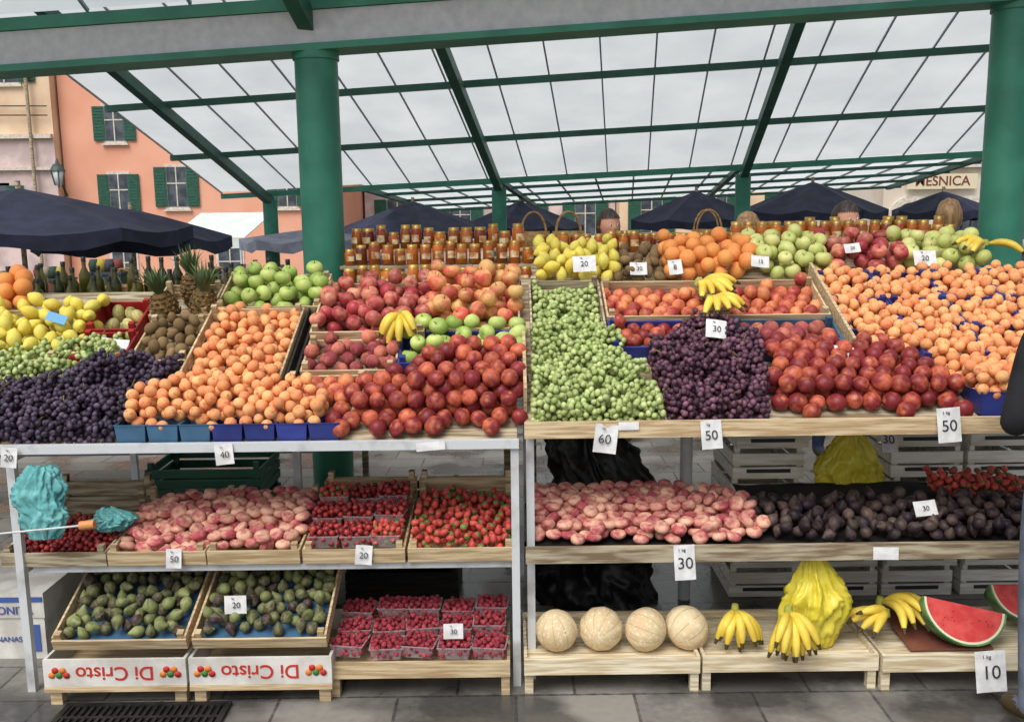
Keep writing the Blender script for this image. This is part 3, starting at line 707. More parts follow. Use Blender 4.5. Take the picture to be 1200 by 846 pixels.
for x in (-.78, .09, 1.2, 2.1): sh.box(x, x+.03, 4.71, 4.74, 0, 1.484, wood_dirty)
sh.obj("jar_shelf")
btl = mat("olive_oil_bottle", lin(44, 52, 22), lin(94, 88, 34), 6, rough=.12, isl=.5); cap = mat("bottle_cap", lin(30, 30, 30), rough=.4); str_m = mat("straw", lin(184, 150, 98), lin(150, 116, 70), 60, rough=.8, bump=.5)
mb = MB(); random.seed(8)
for j in range(3):
    x = -3.4
    while x < -1.25:
        s = random.uniform(.85, 1.1); c = (x, 5.2+j*.12, 1.17+.03*j)
        mb.lathe([(.001, 0), (.032, .002), (.032, .13*s), (.012, .17*s), (.012, .21*s)], btl, c, 10); mb.lathe([(.014, .20*s), (.014, .225*s), (.001, .226*s)], cap, c, 8)
        x += random.uniform(.075, .14)
mb.obj("oil_bottles")
mb = MB(); mb.box(-3.6, -1.0, 5.05, 5.8, 1.12, 1.165, wood_dirty)
for x in (-3.5, -1.1):
    for y in (5.1, 5.7): mb.box(x, x+.05, y, y+.05, -.2, 1.12, wood_dirty)
mb.box(-3.6, -1.0, 5.045, 5.049, .4, 1.12, mat("table_skirt", lin(90, 100, 110), lin(70, 76, 90), 4, rough=.8)); mb.obj("market_table")
def basket(x, y, z, r):
    mb = MB()
    mb.lathe([(.001, 0), (r*.78, .0), (r, .07), (r*1.04, .13), (r*.98, .13), (r*.87, .05)], str_m, (x, y, z), 18)
    for dy in (-.04, .04): mb.tube([(x+r*.8*math.cos(t), y+dy, z+.12+.11*math.sin(t)) for t in [math.pi*q/10 for q in range(11)]], .005, str_m, 6)
    mb.obj("straw_basket")
for x in (-1.75, -1.42, -2.3): basket(x, 5.6, 1.167, .11)
for x in (.12, .30, 1.02): basket(x, 4.9, 1.47, .08)
sb = MB(); sb.box(-.1, 2.0, 4.8, 5.05, 1.44, 1.468, wood_dirty)
for x in (-.05, 1.9): sb.box(x, x+.04, 4.9, 4.94, 0, 1.44, wood_dirty)
sb.obj("rear_shelf")

# ============================================================ PRICE CARDS
def card(x, y, z, w, h, s, lean=-.12, roll=0., size=None):
    mb = MB(); nx_ = 6; vs = []
    cv = random.uniform(-.004, .006)
    for i in range(nx_+1):
        u_ = -1+2*i/nx_; yy = cv*(1-u_*u_)
        vs += [(w/2*u_, yy, -h/2), (w/2*u_, yy, h/2)]
    mb.add(vs, [(2*i, 2*i+2, 2*i+3, 2*i+1) for i in range(nx_)], paper, True)
    o = mb.obj("price_card"); o.location = (x, y, z); o.rotation_euler = (lean, roll, 0); yo = -.002+min(0, cv)
    if s: text(s, (random.uniform(-.004, .004), yo, -h*.03), size or h*.46, ink, o, off=-.004, rot=(math.pi/2, 0, 0))
    if w < h*1.4: text("1 kg" if h > .11 else "kg", (-w*.12, yo, h*.36), h*.13, ink, o, off=-.004)
C_ = [(-1.74, 3.15, .885, .055, .07, "20"), (-1.0, 3.16, .885, .064, .072, "40"), (.32, 3.155, .925, .08, .10, "60"), (.685, 3.155, .935, .072, .10, "50"), (1.50, 3.15, .96, .08, .12, "50"),
      (-1.21, 3.185, .50, .055, .07, "50"), (-.535, 3.185, .505, .06, .07, "20"), (.60, 3.155, .475, .074, .125, "30"), (-.285, 3.158, .905, .10, .03, ""), (.40, 3.16, .968, .07, .028, ""), (1.31, 3.16, .497, .09, .045, ""),
      (-.99, 3.15, .34, .078, .065, "20"), (-.22, 3.14, .235, .07, .055, "30"), (1.64, 3.03, .115, .105, .145, "10"), (1.49, 3.27, .625, .08, .055, "30"),
      (.79, 3.60, 1.245, .08, .075, "30"), (.32, 4.1, 1.475, .10, .075, "20"), (.56, 4.13, 1.45, .075, .06, "30"), (.72, 4.12, 1.455, .06, .07, "8"), (1.82, 4.14, 1.48, .10, .075, "20"), (1.09, 4.12, 1.475, .08, .055, "15"), (1.52, 4.2, 1.525, .07, .045, "20"),
      (1.25, 3.5, 1.165, .085, .045, ""), (-1.58, 3.7, 1.20, .11, .05, ""), (1.53, 3.72, .77, .065, .11, "30")]
for i, (x, y, z, w, h, s) in enumerate(C_):
    random.seed(i); card(x, y, z, w, h, s, -.12 if y < 3.2 else -.5, random.uniform(-.14, .14))
mb = MB(); mb.box(-.04, .04, 0, .0015, -.02, .02, mat("blue_tag", lin(90, 160, 205), rough=.5)); o = mb.obj("blue_price_tag"); o.location = (-1.84, 3.78, 1.30); o.rotation_euler = (-.6, .3, 0)
mb = MB(); mb.tube([(-2.1, 3.1, .60), (-1.49, 3.1, .655)], .004, white_steel, 6); mb.tube([(-1.49, 3.1, .655), (-1.44, 3.1, .66)], .016, mat("orange_grip", lin(205, 140, 84), rough=.5), 10); mb.obj("scale_rod")
mb = MB(); blue_print = mat("blue_print", lin(70, 96, 160), rough=.6)
mb.box(-2.28, -1.83, 3.45, 3.85, 0, .24, white_card); mb.box(-2.286, -1.824, 3.444, 3.856, .17, .27, white_card); mb.box(-2.282, -1.828, 3.4405, 3.4435, .235, .255, blue_print); mb.box(-1.90, -1.85, 3.4465, 3.4495, .03, .14, blue_print)
o = mb.obj("cardboard_fruit_box"); text("BONITA", (-1.95, 3.441, .20), .045, blue_print, o); text("BANANAS", (-1.99, 3.447, .08), .03, blue_print, o)

# ============================================================ CANOPY
can = empty("market_canopy")
U = V((.9925, -.122, .038)); Wt = V((-.123, -.992, .316)); B0 = V((-.13, 11.35, 2.07))
def RP(u, t, o=0): return B0+U*u+Wt*t+V((0, .30, .95))*o
mb = MB(); t1 = 5.6
mb.sheet(RP(-3.45, 0, .05), U*9.9, Wt*t1, panel_m); mb.obj("roof_panels", can)
mb = MB()
u = -3.45
while u < 6.46:
    mb.bar(RP(u, 0, .035), RP(u, t1, .035), .014, .016, seam_m, (0, .3, .95)); u += 2.84/6
mb.obj("panel_seams", can)
mb = MB()
for i in range(5):
    t = i*1.25+.01; mb.bar(RP(-3.45, t, -.01), RP(6.45, t, -.01), .055, .06, dgreen_paint if i else green_paint)
for u in (-2.84, 0, 2.84, 5.68):
    mb.bar(RP(u, -.05, -.09), RP(u, t1, -.09), .085, .10, dgreen_paint)
mb.obj("rafters_and_purlins", can)
mb = MB()
for u in (-2.84, 0, 2.84, 5.68):
    p = B0+U*u; mb.tube([(p.x, p.y, -1), (p.x, p.y, p.z-.08)], .088, green_paint, 20)
F0 = V((-.90, 4.56, 2.44)); U2 = V((1, .012, .058))
for s_ in (0, 3.28):
    p = F0+U2*s_; mb.tube([(p.x, p.y, -.1), (p.x, p.y, p.z+.02)], .100, green_paint, 32)
    mb.tube([(p.x, p.y, p.z-.03), (p.x, p.y, p.z+.01)], .108, green_paint, 32)
    mb.bar((p.x-.01, p.y-.02, p.z+.10), (p.x-.2, p.y-1.2, p.z+.75), .07, .09, dgreen_paint)
mb.obj("posts", can)
mb = MB(); a, b_ = F0+U2*-3.4, F0+U2*4.6
mb.bar(a+V((0, 0, .018)), b_+V((0, 0, .018)), .21, .03, green_paint); mb.bar(a+V((0, -.02, .105)), b_+V((0, -.02, .105)), .15, .143, grey_steel); mb.bar(a+V((0, 0, .207)), b_+V((0, 0, .207)), .21, .055, green_paint)
mb.obj("gutter_girder", can)
mb = MB(); Wf = V((-.05, -.98, .48))
mb.sheet(F0+U2*-3.4+V((0, -.02, .27)), U2*8.0, Wf*1.15, panel_m)
u = -3.4
while u < 4.6:
    p = F0+U2*u+V((0, -.02, .26)); mb.bar(p, p+Wf*1.15, .014, .016, seam_m); u += .473
p = F0+U2*-3.4+V((0, 0, .23))
for t in (.45, 1.1): mb.bar(p+Wf*t, p+U2*8+Wf*t, .05, .05, dgreen_paint)
mb.obj("front_overhang", can)
mb = MB(); W2 = V((.123, .992, -.062)); q0 = B0+U*-1.7+V((.0, .15, .05))
mb.sheet(q0, U*7.6, W2*4.6, panel_m)
for i in range(17): p = q0+U*(i*.473)-V((0, 0, .02)); mb.bar(p, p+W2*4.6, .02, .02, seam_m)
for t in (0.02, 1.15, 2.3, 3.45, 4.6): p = q0+W2*t-V((0, 0, .03)); mb.bar(p, p+U*7.6, .05, .04, dgreen_paint)
for u in (.0, 1.7, 4.54, 7.4): p = q0+U*u-V((0, 0, .04)); mb.bar(p, p+W2*4.6, .07, .06, dgreen_paint)
for u in (1.7, 4.54): p = q0+U*u+W2*4.5; mb.tube([(p.x, p.y, -1), (p.x, p.y, p.z)], .08, green_paint, 16)
mb.obj("rear_canopy_section", can)

# ============================================================ UMBRELLAS
def umbrella(x, y, zp, zr, r, m=navy, z0=-.7, n=8, rot=.2):
    mb = MB(); P = V((x, y, zp)); rings = [(0, 0), (.33, .30), (.66, .64), (1, 1)]
    vs = [P]; k_ = n*4
    for fr, dz in rings[1:]:
        for i in range(k_):
            a = rot+2*math.pi*i/k_; ph = (i % 4)/4; rad = r*fr*(math.cos(math.pi/n)/math.cos((ph-.5)*2*math.pi/n))
            sag = .05*math.sin(math.pi*ph)*fr
            vs.append(V((x+rad*math.cos(a), y+rad*math.sin(a), zp-(zp-zr)*dz-sag)))
    for i in range(k_):
        v = vs[1+2*k_+i]; vs.append(v+V((0, 0, -.11-.02*math.sin(i*1.7))))
    fs = [(0, 1+i, 1+(i+1) % k_) for i in range(k_)]
    for j in range(3): fs += [(1+j*k_+i, 1+(j+1)*k_+i, 1+(j+1)*k_+(i+1) % k_, 1+j*k_+(i+1) % k_) for i in range(k_)]
    mb.add(vs, fs, m)
    mb.tube([(x, y, z0), (x, y, zp+.06)], .022, wood_dirty, 10)
    for i in range(n):
        a = rot+2*math.pi*i/n; mb.tube([(x, y, zp-.03), (x+r*.97*math.cos(a), y+r*.97*math.sin(a), zr-.02)], .01, wood_dirty, 5)
    mb.tube([(x, y, z0), (x, y, z0+.1)], [.25, .2], grey_steel, 14)
    mb.obj("market_umbrella")
umbrella(-4.12, 8.0, 1.95, 1.62, 1.38, z0=-.3)
umbrella(-3.75, 9.4, 1.78, 1.50, .95, z0=-.4)
umbrella(-1.35, 13.2, 1.86, 1.48, 1.1)
umbrella(.15, 14.0, 1.86, 1.50, .95, rot=.5)
umbrella(2.6, 13.3, 1.96, 1.58, .95)
umbrella(4.0, 12.6, 2.05, 1.68, .95, rot=.4)
umbrella(6.1, 13.4, 1.92, 1.66, .68)
umbrella(-2.5, 11.6, 1.52, 1.42, .8, greycanvas)
mb = MB(); random.seed(3)
stall_c = [mat("stall_cloth_%d" % i, lin(*c), rough=.8) for i, c in enumerate([(60, 64, 78), (120, 60, 50), (150, 140, 120), (50, 70, 60), (170, 150, 60)])]
for i in range(26):
    x = -9+i*.72; y = 15+random.uniform(0, 3); h = random.uniform(.9, 1.6)
    mb.box(x, x+.6, y, y+.5, -.7, -.7+h, stall_c[i % 5]); mb.box(x-.02, x+.62, y-.02, y+.52, -.7+h+.003, -.66+h, stall_c[(i+2) % 5])
    for j in range(4): mb.lathe([(.001, 0), (.07, .0), (.09, .12), (.06, .2), (.001, .2)], stall_c[(i+j) % 5], (x+.1+j*.13, y+.2, -.655+h), 8)
mb.obj("distant_market_stalls")
mb = MB(); aw = mat("awning_canvas", lin(215, 225, 218), lin(200, 210, 204), 3, rough=.8)
mb.par((-7.6, 21, 1.2), (1.7, 0, 0), (.35, 1.3, .55), (0, 0, .02), aw); mb.par((-7.6, 21, .98), (1.7, 0, 0), (0, .015, 0), (0, 0, .21), aw)
for x in (-7.5, -6.0): mb.tube([(x, 21.03, -.7), (x, 21.03, 1.2)], .03, grey_steel, 8)
mb.obj("shop_awning")

# ============================================================ BUILDINGS
shut = mat("green_shutter", lin(46, 98, 80), lin(38, 84, 68), 10, rough=.6); glass = mat("window_glass", lin(60, 68, 76), lin(90, 98, 104), 3, rough=.1); stone = mat("window_stone", lin(220, 212, 200), lin(198, 188, 174), 12, rough=.8)
tile = mat("roof_tile", lin(160, 90, 66), lin(130, 70, 52), 14, rough=.85, bump=.3)
def building(name, x0, x1, y, dep, z1, wallm, wins, ledges=(), z0=-.9):
    e = empty(name); mb = MB()
    mb.box(x0, x1, y, y+dep, z0, z1, wallm); mb.obj("walls", e)
    mb = MB(); mb.box(x0-.25, x1+.25, y-.3, y+dep+.2, z1+.003, z1+.2, stone)
    zt = z1+1.8
    vs = [(x0-.3, y-.35, z1+.203), (x1+.3, y-.35, z1+.203), (x1+.3, y+dep+.3, z1+.203), (x0-.3, y+dep+.3, z1+.203), (x0-.3, y+dep/2, zt), (x1+.3, y+dep/2, zt)]
    mb.add(vs, [(0, 1, 5, 4), (2, 3, 4, 5), (0, 4, 3), (1, 2, 5), (3, 2, 1, 0)], tile); mb.obj("roof", e)
    mb = MB()
    for (wx, wz, w, h, sh_) in wins:
        mb.box(wx-w/2-.09, wx+w/2+.09, y-.03, y-.003, wz-h/2-.09, wz+h/2+.09, stone)
        mb.box(wx-w/2, wx+w/2, y-.04, y-.032, wz-h/2, wz+h/2, glass)
        mb.box(wx-.02, wx+.02, y-.06, y-.042, wz-h/2, wz+h/2, stone); mb.box(wx-w/2, wx+w/2, y-.058, y-.043, wz+.1, wz+.14, stone)
        mb.box(wx-w/2-.14, wx+w/2+.14, y-.12, y-.033, wz-h/2-.15, wz-h/2-.092, stone)
        if sh_:
            for sx in (-1, 1):
                a_ = wx+sx*(w/2+.02); b2 = wx+sx*(w/2+.02+w*.62); a_, b2 = min(a_, b2), max(a_, b2)
                mb.box(a_, b2, y-.07, y-.034, wz-h/2, wz+h/2, shut)
                nl = int(h/.1)
                for q in range(nl): mb.box(a_+.04, b2-.04, y-.085, y-.072, wz-h/2+.04+q*h/nl, wz-h/2+.04+q*h/nl+.05, shut)
    mb.obj("windows", e)
    if ledges:
        mb = MB()
        for (a_, b2, z, t, m_) in ledges: mb.box(a_, b2, y-.18, y-.002, z, z+t, m_)
        mb.obj("ledges", e)
    return e
orange_w = mat("orange_plaster", lin(238, 176, 148), lin(226, 160, 132), .7, rough=.9, bump=.05, lo=.3, hi=.7, detail=8)
peach_w = mat("peach_plaster", lin(236, 208, 176), lin(218, 184, 152), .7, rough=.9, detail=8); pink_w = mat("pink_plaster", lin(224, 200, 194), lin(192, 172, 170), 1.4, rough=.9, detail=8)
cream_w = mat("cream_plaster", lin(228, 220, 206), lin(212, 200, 182), 1.2, rough=.9)
W3 = [(-13.5, 4.85, .62, 1.15, True), (-13.5, 2.5, .62, 1.3, True), (-11.5, 2.7, .66, 1.35, True), (-7.7, 2.6, .6, 1.2, True), (-9.6, 5.2, .62, 1.2, True), (-11.5, 7.8, .62, 1.2, True), (-7.7, 5.2, .62, 1.2, True), (-13.5, -.0, .8, 1.6, False), (-9.8, -.0, .8, 1.6, False)]
building("orange_townhouse", -15.35, -5.9, 33, 8, 12, orange_w, W3, [(-15.3, -5.9, 8.9, .12, stone)])
e = building("peach_townhouse", -24, -15.42, 32.6, 8, 11, peach_w, [(-16.9, 7.0, .9, 1.6, True), (-19.6, 5.6, .9, 1.6, False), (-17.6, 2.0, .9, 1.6, True)], [(-24, -15.45, 4.35, .14, stone), (-24, -15.45, 3.3, .1, stone)])
mb = MB(); mb.box(-24, -15.41, 32.57, 32.597, -.9, 4.3, pink_w); mb.tube([(-16.1, 32.4, -.9), (-16.1, 32.4, 11)], .06, wood_dirty, 8)
for zz in (5.2, 5.5): mb.tube([(-24, 32.45, zz), (-15.5, 32.45, zz-.1)], .02, wood_dark, 5)
mb.obj("lower_facade", e)
building("pink_townhouse", -5.8, 4.2, 38, 8, 9, pink_w, [(x, z, .8, 1.5, True) for x in (-4.5, -2, .6, 3) for z in (1.5, 5)])
building("peach_townhouse", 4.25, 12.5, 37, 8, 10, peach_w, [(x, z, .8, 1.5, True) for x in (5.5, 8, 10.8) for z in (1.6, 5)])
e = building("butcher_shop_building", 10.2, 19, 26, 8, 8, cream_w, [(12.1, 5.2, .8, 1.4, True), (14.4, 5.2, .8, 1.4, True)], [(10.2, 19, 2.75, .10, stone)])
mb = MB()
for cx in (10.95, 12.6, 14.25):
    n = 14; vs = []; ro, ri_ = .66, .48; zc = 1.35
    for i in range(n+1):
        a = math.pi*i/n
        for r_ in (ro, ri_): vs += [(cx+r_*math.cos(a), 25.9, zc+r_*math.sin(a)), (cx+r_*math.cos(a), 25.997, zc+r_*math.sin(a))]
    fs = []
    for i in range(n):
        o_ = 4*i; fs += [(o_, o_+4, o_+6, o_+2), (o_, o_+1, o_+5, o_+4), (o_+2, o_+6, o_+7, o_+3)]
    mb.add(vs, fs, stone)
    for sx in (-1, 1): mb.box(*(sorted((cx+sx*ri_, cx+sx*ro))), 25.9, 25.997, -.9, zc, stone)
    mb.add([(cx+ri_*math.cos(math.pi*i/n), 25.975, zc+ri_*math.sin(math.pi*i/n)) for i in range(n+1)]+[(cx-ri_, 25.975, -.9), (cx+ri_, 25.975, -.9)], [tuple(range(n+3))], glass)
    for q in (-1, 0, 1): mb.box(cx+q*.25-.015, cx+q*.25+.015, 25.95, 25.972, -.9, zc+.4, wood_dark)
mb.obj("arches", e)
mb = MB(); mb.box(10.75, 12.65, 25.80, 25.84, 2.18, 2.58, mat("sign_cream", lin(220, 206, 176), rough=.7)); mb.obj("sign_board", e)
text("MESNICA", (11.7, 25.795, 2.38), .36, mat("sign_brown", lin(110, 56, 46), rough=.6), e, ext=.004)
mb = MB(); iron = mat("lantern_iron", lin(70, 90, 88), lin(50, 66, 66), 10, rough=.5); lg = mat("lantern_glass", lin(190, 198, 198), rough=.15)
lx, ly, lz = -15.2, 32.2, 2.75
mb.tube([(lx-.1, 32.95, lz-.3), (lx-.05, ly+.3, lz+.15), (lx, ly, lz)], .04, iron, 8)
mb.lathe([(.001, 0), (.13, .02), (.23, .5), (.2, .5)], lg, (lx, ly, lz), 6); mb.lathe([(.27, .5), (.16, .7), (.07, .75), (.04, .88), (.001, .93)], iron, (lx, ly, lz), 6)
for i in range(6):
    a = math.pi*i/3; mb.tube([(lx+.13*math.cos(a), ly+.13*math.sin(a), lz+.02), (lx+.23*math.cos(a), ly+.23*math.sin(a), lz+.5)], .018, iron, 5)
mb.obj("wall_lantern")

# ============================================================ GROUND
def ground_mat():
    m, nt, b = newmat("wet_stone_paving")
    tc = nt.nodes.new("ShaderNodeTexCoord")
    bk = nt.nodes.new("ShaderNodeTexBrick"); bk.inputs['Scale'].default_value = 1.0; bk.inputs['Brick Width'].default_value = .42; bk.inputs['Row Height'].default_value = .26
    bk.inputs['Mortar Size'].default_value = .006; bk.inputs['Color1'].default_value = lin(142, 139, 132); bk.inputs['Color2'].default_value = lin(106, 104, 101); bk.inputs['Mortar'].default_value = lin(48, 47, 46)
    bk.inputs['Bias'].default_value = 0.1
    nt.links.new(tc.outputs['Object'], bk.inputs['Vector'])
    nz = nt.nodes.new("ShaderNodeTexNoise"); nz.inputs['Scale'].default_value = 1.9; nz.inputs['Detail'].default_value = 7; nt.links.new(tc.outputs['Object'], nz.inputs['Vector'])
    n2 = nt.nodes.new("ShaderNodeTexNoise"); n2.inputs['Scale'].default_value = 35; n2.inputs['Detail'].default_value = 6; nt.links.new(tc.outputs['Object'], n2.inputs['Vector'])
    wet = ramp(nt, nz.outputs[0], .44, .56)
    c = mixc(nt, ramp(nt, n2.outputs[0], .3, .7), bk.outputs[0], lin(150, 145, 134))
    c = mixc(nt, .5, bk.outputs[0], c)
    c = mixc(nt, math_(nt, 'MULTIPLY', math_(nt, 'SUBTRACT', 1.0, wet), .72), c, lin(40, 40, 42))
    nt.links.new(c, b.inputs['Base Color'])
    nt.links.new(math_(nt, 'MULTIPLY_ADD', wet, .5, c=.18), b.inputs['Roughness'])
    bp = nt.nodes.new("ShaderNodeBump"); bp.inputs['Strength'].default_value = .3; bp.inputs['Distance'].default_value = .01
    nt.links.new(math_(nt, 'MULTIPLY_ADD', n2.outputs[0], .4, c=bk.outputs['Fac']), bp.inputs['Height']); nt.links.new(bp.outputs[0], b.inputs['Normal'])
    bp.invert = True
    return m
gm = ground_mat()
mb = MB(); xs = [-300, 300]; ys = [-200, -20, 6, 7, 12, 40, 500]; zs = [0, 0, 0, -.05, -.7, -.7, -.7]
vs = [(x, y, z) for y, z in zip(ys, zs) for x in xs]
mb.add(vs, [(2*i, 2*i+1, 2*i+3, 2*i+2) for i in range(len(ys)-1)], gm); mb.obj("ground")
mb = MB(); iron2 = mat("cast_iron", lin(30, 30, 31), lin(48, 46, 44), 30, rough=.5, metal=.3)
x0, x1, y0, y1 = -1.56, -1.02, 2.82, 3.06
mb.box(x0, x1, y0, y1, .001, .004, mat("drain_dark", (.005, .005, .005, 1)))
for (a_, b2, c_, d_) in ((x0, x1, y0-.02, y0), (x0, x1, y1, y1+.02), (x0-.02, x0, y0-.02, y1+.02), (x1, x1+.02, y0-.02, y1+.02)): mb.box(a_, b2, c_, d_, .001, .014, iron2)
n = 22
for i in range(n): mb.box(x0+.004+i*(x1-x0)/n, x0+.014+i*(x1-x0)/n, y0+.0005, y1-.0005, .0045, .012, iron2)
for yy in (2.9, 2.98): mb.box(x0+.0005, x1-.0005, yy, yy+.012, .0045, .0125, iron2)
mb.obj("drain_grate")

# ============================================================ PEOPLE
skin_m = mat("skin", lin(206, 154, 126), lin(196, 140, 114), 12, rough=.55)
def skin_mesh(name, verts, edges, radii, root=0, sub=2):
    me = bpy.data.meshes.new(name); me.from_pydata([tuple(v) for v in verts], edges, []); o = bpy.data.objects.new(name, me); scene.collection.objects.link(o)
    md = o.modifiers.new("skin", 'SKIN'); md.use_smooth_shade = True
    for i, r in enumerate(radii):
        sv = me.skin_vertices[0].data[i]; sv.radius = r if hasattr(r, '__len__') else (r, r); sv.use_root = (i == root)
    s = o.modifiers.new("sub", 'SUBSURF'); s.levels = sub; s.render_levels = sub
    dg = bpy.context.evaluated_depsgraph_get(); ev = o.evaluated_get(dg); m2 = bpy.data.meshes.new_from_object(ev)
    bpy.data.objects.remove(o); o2 = bpy.data.objects.new(name, m2); scene.collection.objects.link(o2)
    for p in m2.polygons: p.use_smooth = True
    return o2
def person(name, x, y, z0, H, yaw, top_m, leg_m, hair_m, hair_long=False, fwd=0.0, folded=False):
    k_ = H/1.72; L = lambda *a: V(a)*k_
    el = (lambda s: L(s*.25, .02, 1.08)) if folded else (lambda s: L(s*.23, -.02-fwd*.5, 1.15))
    wr = (lambda s: L(s*.07, -.20, 1.10)) if folded else (lambda s: L(s*.22, -.14-fwd*.4, .95))
    vs = [L(0, 0, .95), L(0, -.01, 1.12), L(0, -fwd*.4, 1.30), L(0, -fwd*.6, 1.42), L(0, -fwd*.8, 1.52),
          L(-.17, -fwd*.6, 1.40), el(-1), wr(-1), L(.17, -fwd*.6, 1.40), el(1), wr(1),
          L(-.10, 0, .88), L(-.11, -.01, .48), L(-.12, .03, .08), L(-.12, -.13, .04), L(.10, 0, .88), L(.11, -.01, .48), L(.12, .03, .08), L(.12, -.13, .04)]
    ed = [(0, 1), (1, 2), (2, 3), (3, 4), (3, 5), (5, 6), (6, 7), (3, 8), (8, 9), (9, 10), (0, 11), (11, 12), (12, 13), (13, 14), (0, 15), (15, 16), (16, 17), (17, 18)]
    ra = [(.15, .11), (.135, .10), (.15, .11), (.10, .08), (.052, .052), (.062, .062), (.046, .046), (.032, .032), (.062, .062), (.046, .046), (.032, .032), (.09, .09), (.06, .06), (.042, .042), (.035, .035), (.09, .09), (.06, .06), (.042, .042), (.035, .035)]
    ra = [(a*k_, b*k_) for a, b in ra]
    body = skin_mesh(name, vs, ed, ra); me = body.data; me.materials.clear()
    for m_ in (top_m, leg_m, skin_m, ban_t): me.materials.append(m_)
    for p in me.polygons:
        c = p.center/k_; p.material_index = 2 if c.z > 1.47 else (3 if c.z < .09 else (1 if c.z < .80 or (c.z < .93 and abs(c.x) < .19 and c.y > -.12) else 0))
    for sx in (-1, 1):
        w = wr(sx); din = L(-sx*.9, -.1, 0)/k_ if folded else V((0, -.85, -.5))
        din.normalize(); sid = V((0, 0, 1)) if folded else V((1, 0, 0)); dn = din.cross(sid).normalized()
        if folded: dn = V((0, 1, 0))
        hv = [w, w+din*.05*k_, w+din*.09*k_]; he = [(0, 1), (1, 2)]; hr = [.026*k_, .034*k_, .03*k_]
        for q, (dx, ln) in enumerate(((-.026, .06), (-.009, .072), (.009, .068), (.026, .052))):
            b0 = len(hv); b1 = w+(din*.10+sid*dx)*k_; hv += [b1, b1+(din*ln*.5+dn*.008)*k_, b1+(din*ln*.8+dn*.028)*k_]; he += [(2, b0), (b0, b0+1), (b0+1, b0+2)]; hr += [.009*k_, .0085*k_, .007*k_]
        b0 = len(hv); ts = sid*(1 if folded else -sx); hv += [w+(din*.05+ts*.035)*k_, w+(din*.085+ts*.055)*k_]; he += [(1, b0), (b0, b0+1)]; hr += [.011*k_, .009*k_]
        hd = skin_mesh("hand", hv, he, hr, 0, 1); hd.data.materials.clear(); hd.data.materials.append(skin_m); hd.parent = body
    P, F, _ = shape(lambda a, b, c: (a, b, c), 32, 24); hc = L(0, -fwd-.015, 1.62); out = []
    for (a, b, c) in P:
        q = V((a*.075, b*.094, c*.118))
        if c < 0: q.x *= 1+.28*c; q.y *= 1+.10*c
        if b < -.5:
            q.y -= .020*math.exp(-((a/.13)**2+((c+.12)/.16)**2))
            for ex in (-.38, .38): q.y += .010*math.exp(-(((a-ex)/.16)**2+((c-.08)/.12)**2))
            q.y -= .005*math.exp(-((a/.25)**2+((c+.42)/.07)**2)); q.y -= .008*math.exp(-((a/.25)**2+((c+.85)/.15)**2))
        out.append(hc+q*k_)
    mb = MB(); mb.add(out, [tuple(int(i) for i in f) for f in F], skin_m, True)
    for sx in (-1, 1):
        mb.lathe([(.001, -.012*k_), (.012*k_, -.004*k_), (.018*k_, .008*k_), (.001, .012*k_)], skin_m, hc+V((sx*.076*k_, .005, -.005)), 10, Matrix.Rotation(math.pi/2, 3, 'Y') @ Matrix.Scale(1.5, 3, V((1, 0, 0))))
        mb.lathe([(.001, -.010*k_), (.009*k_, 0), (.001, .010*k_)], paper, hc+V((sx*.029*k_, -.080*k_, .010*k_)), 10); mb.lathe([(.001, -.005*k_), (.0045*k_, 0), (.001, .005*k_)], ink, hc+V((sx*.029*k_, -.0875*k_, .010*k_)), 8)
    mb.tube([hc+V((-.02, -.092, -.05))*k_, hc+V((0, -.099, -.052))*k_, hc+V((.02, -.092, -.05))*k_], [.002, .005, .002], red_card, 6)
    mb.obj("head", body)
    out = []; keep = []
    for (a, b, c) in P:
        nn = 1+.07*noise.noise(V((a*3, b*3, c*3)))+.05*noise.noise(V((a*12, b*12, c*3)))
        q = V((a*.086, b*.105+.006, c*.128))*nn
        if hair_long and c < 0 and b > -.2: q = V((a*.10, b*.11+.01, c*.22))*nn
        out.append(hc+q*k_)
    for f in F:
        b = sum(P[i][1] for i in f)/3; c = sum(P[i][2] for i in f)/3
        if c > .45 or (b > -.15 and c > (-.9 if hair_long else -.45)): keep.append(tuple(int(i) for i in f))
    mb = MB(); mb.add(out, keep, hair_m, True); mb.obj("hair", body)
    body.location = (x, y, z0); body.rotation_euler = (0, 0, yaw); return body
dh = mat("dark_hair", lin(36, 26, 22), lin(56, 40, 32), 40, (1, 1, .2), .5, bump=.5); bh = mat("fair_hair", lin(150, 118, 78), lin(112, 84, 54), 40, (1, 1, .2), .5, bump=.5)
shirt1 = mat("maroon_shirt", lin(96, 34, 34), lin(80, 28, 30), 8, rough=.85); shirt2 = mat("white_shirt", lin(190, 188, 184), rough=.85); jeans = mat("jeans", lin(60, 72, 98), lin(46, 56, 80), 20, rough=.9)
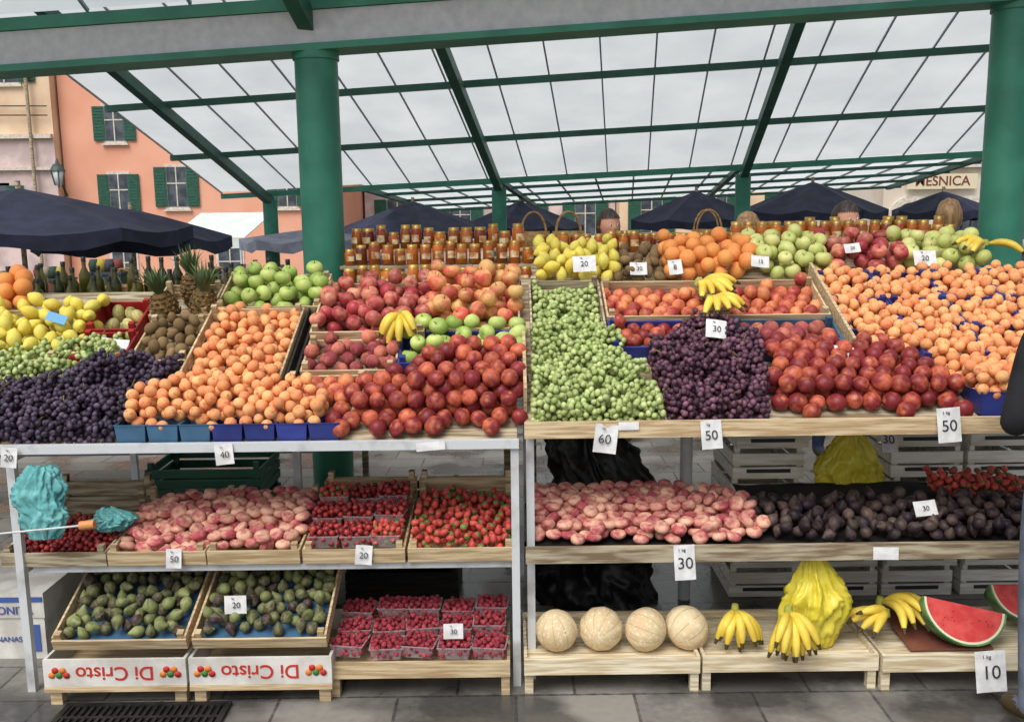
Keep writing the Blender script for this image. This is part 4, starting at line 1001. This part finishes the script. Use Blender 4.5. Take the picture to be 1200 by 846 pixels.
person("standing_woman", 2.22, 6.3, -.02, 1.74, .3, shirt1, jeans, dh, True)
person("standing_woman", 1.50, 6.0, 0, 1.66, 2.6, shirt2, jeans, bh, True)
person("standing_man", 3.05, 6.6, -.03, 1.76, 2.6, black_cloth, jeans, bh)
person("standing_man", .72, 7.0, -.05, 1.74, .4, black_cloth, jeans, dh)
person("standing_customer", 1.785, 2.86, 0, 1.62, math.pi, black_cloth, mat("grey_trousers", lin(110, 120, 136), lin(92, 102, 118), 14, rough=.9), dh, folded=True)

# ============================================================ LIGHT / WORLD / CAMERA
w = bpy.data.worlds.new("World"); scene.world = w; w.use_nodes = True; nt = w.node_tree
sky = nt.nodes.new("ShaderNodeTexSky"); sky.sky_type = 'NISHITA'; sky.sun_disc = False
d = V((-.35, -.62, 1.0)); el = math.atan2(d.z, math.hypot(d.x, d.y)); sky.sun_elevation = el; sky.sun_rotation = math.atan2(d.x, d.y) % (2*math.pi); sky.dust_density = 4
hs = nt.nodes.new("ShaderNodeHueSaturation"); hs.inputs['Saturation'].default_value = .3
nt.links.new(sky.outputs[0], hs.inputs['Color']); bg = nt.nodes["Background"]; nt.links.new(hs.outputs[0], bg.inputs[0]); bg.inputs[1].default_value = .15
sl = bpy.data.lights.new("sun", 'SUN'); sl.energy = 1.9; sl.angle = math.radians(40); sl.color = (1, .98, .94); so = bpy.data.objects.new("sun", sl); scene.collection.objects.link(so)
so.rotation_euler = (-d).to_track_quat('-Z', 'Y').to_euler()
cam = bpy.data.cameras.new("camera"); co = bpy.data.objects.new("camera", cam); scene.collection.objects.link(co); scene.camera = co
cam.sensor_width = 36; cam.lens = 33; cam.clip_end = 2000; cam.clip_start = .05
co.matrix_world = Matrix.Translation((0, 0, 1.7)) @ Matrix.Rotation(math.radians(81), 4, 'X') @ Matrix.Rotation(math.radians(-.7), 4, 'Z')
scene.view_settings.view_transform = 'Standard'; scene.view_settings.look = 'None'; scene.view_settings.exposure = 0
print("OBJS", len(scene.objects))
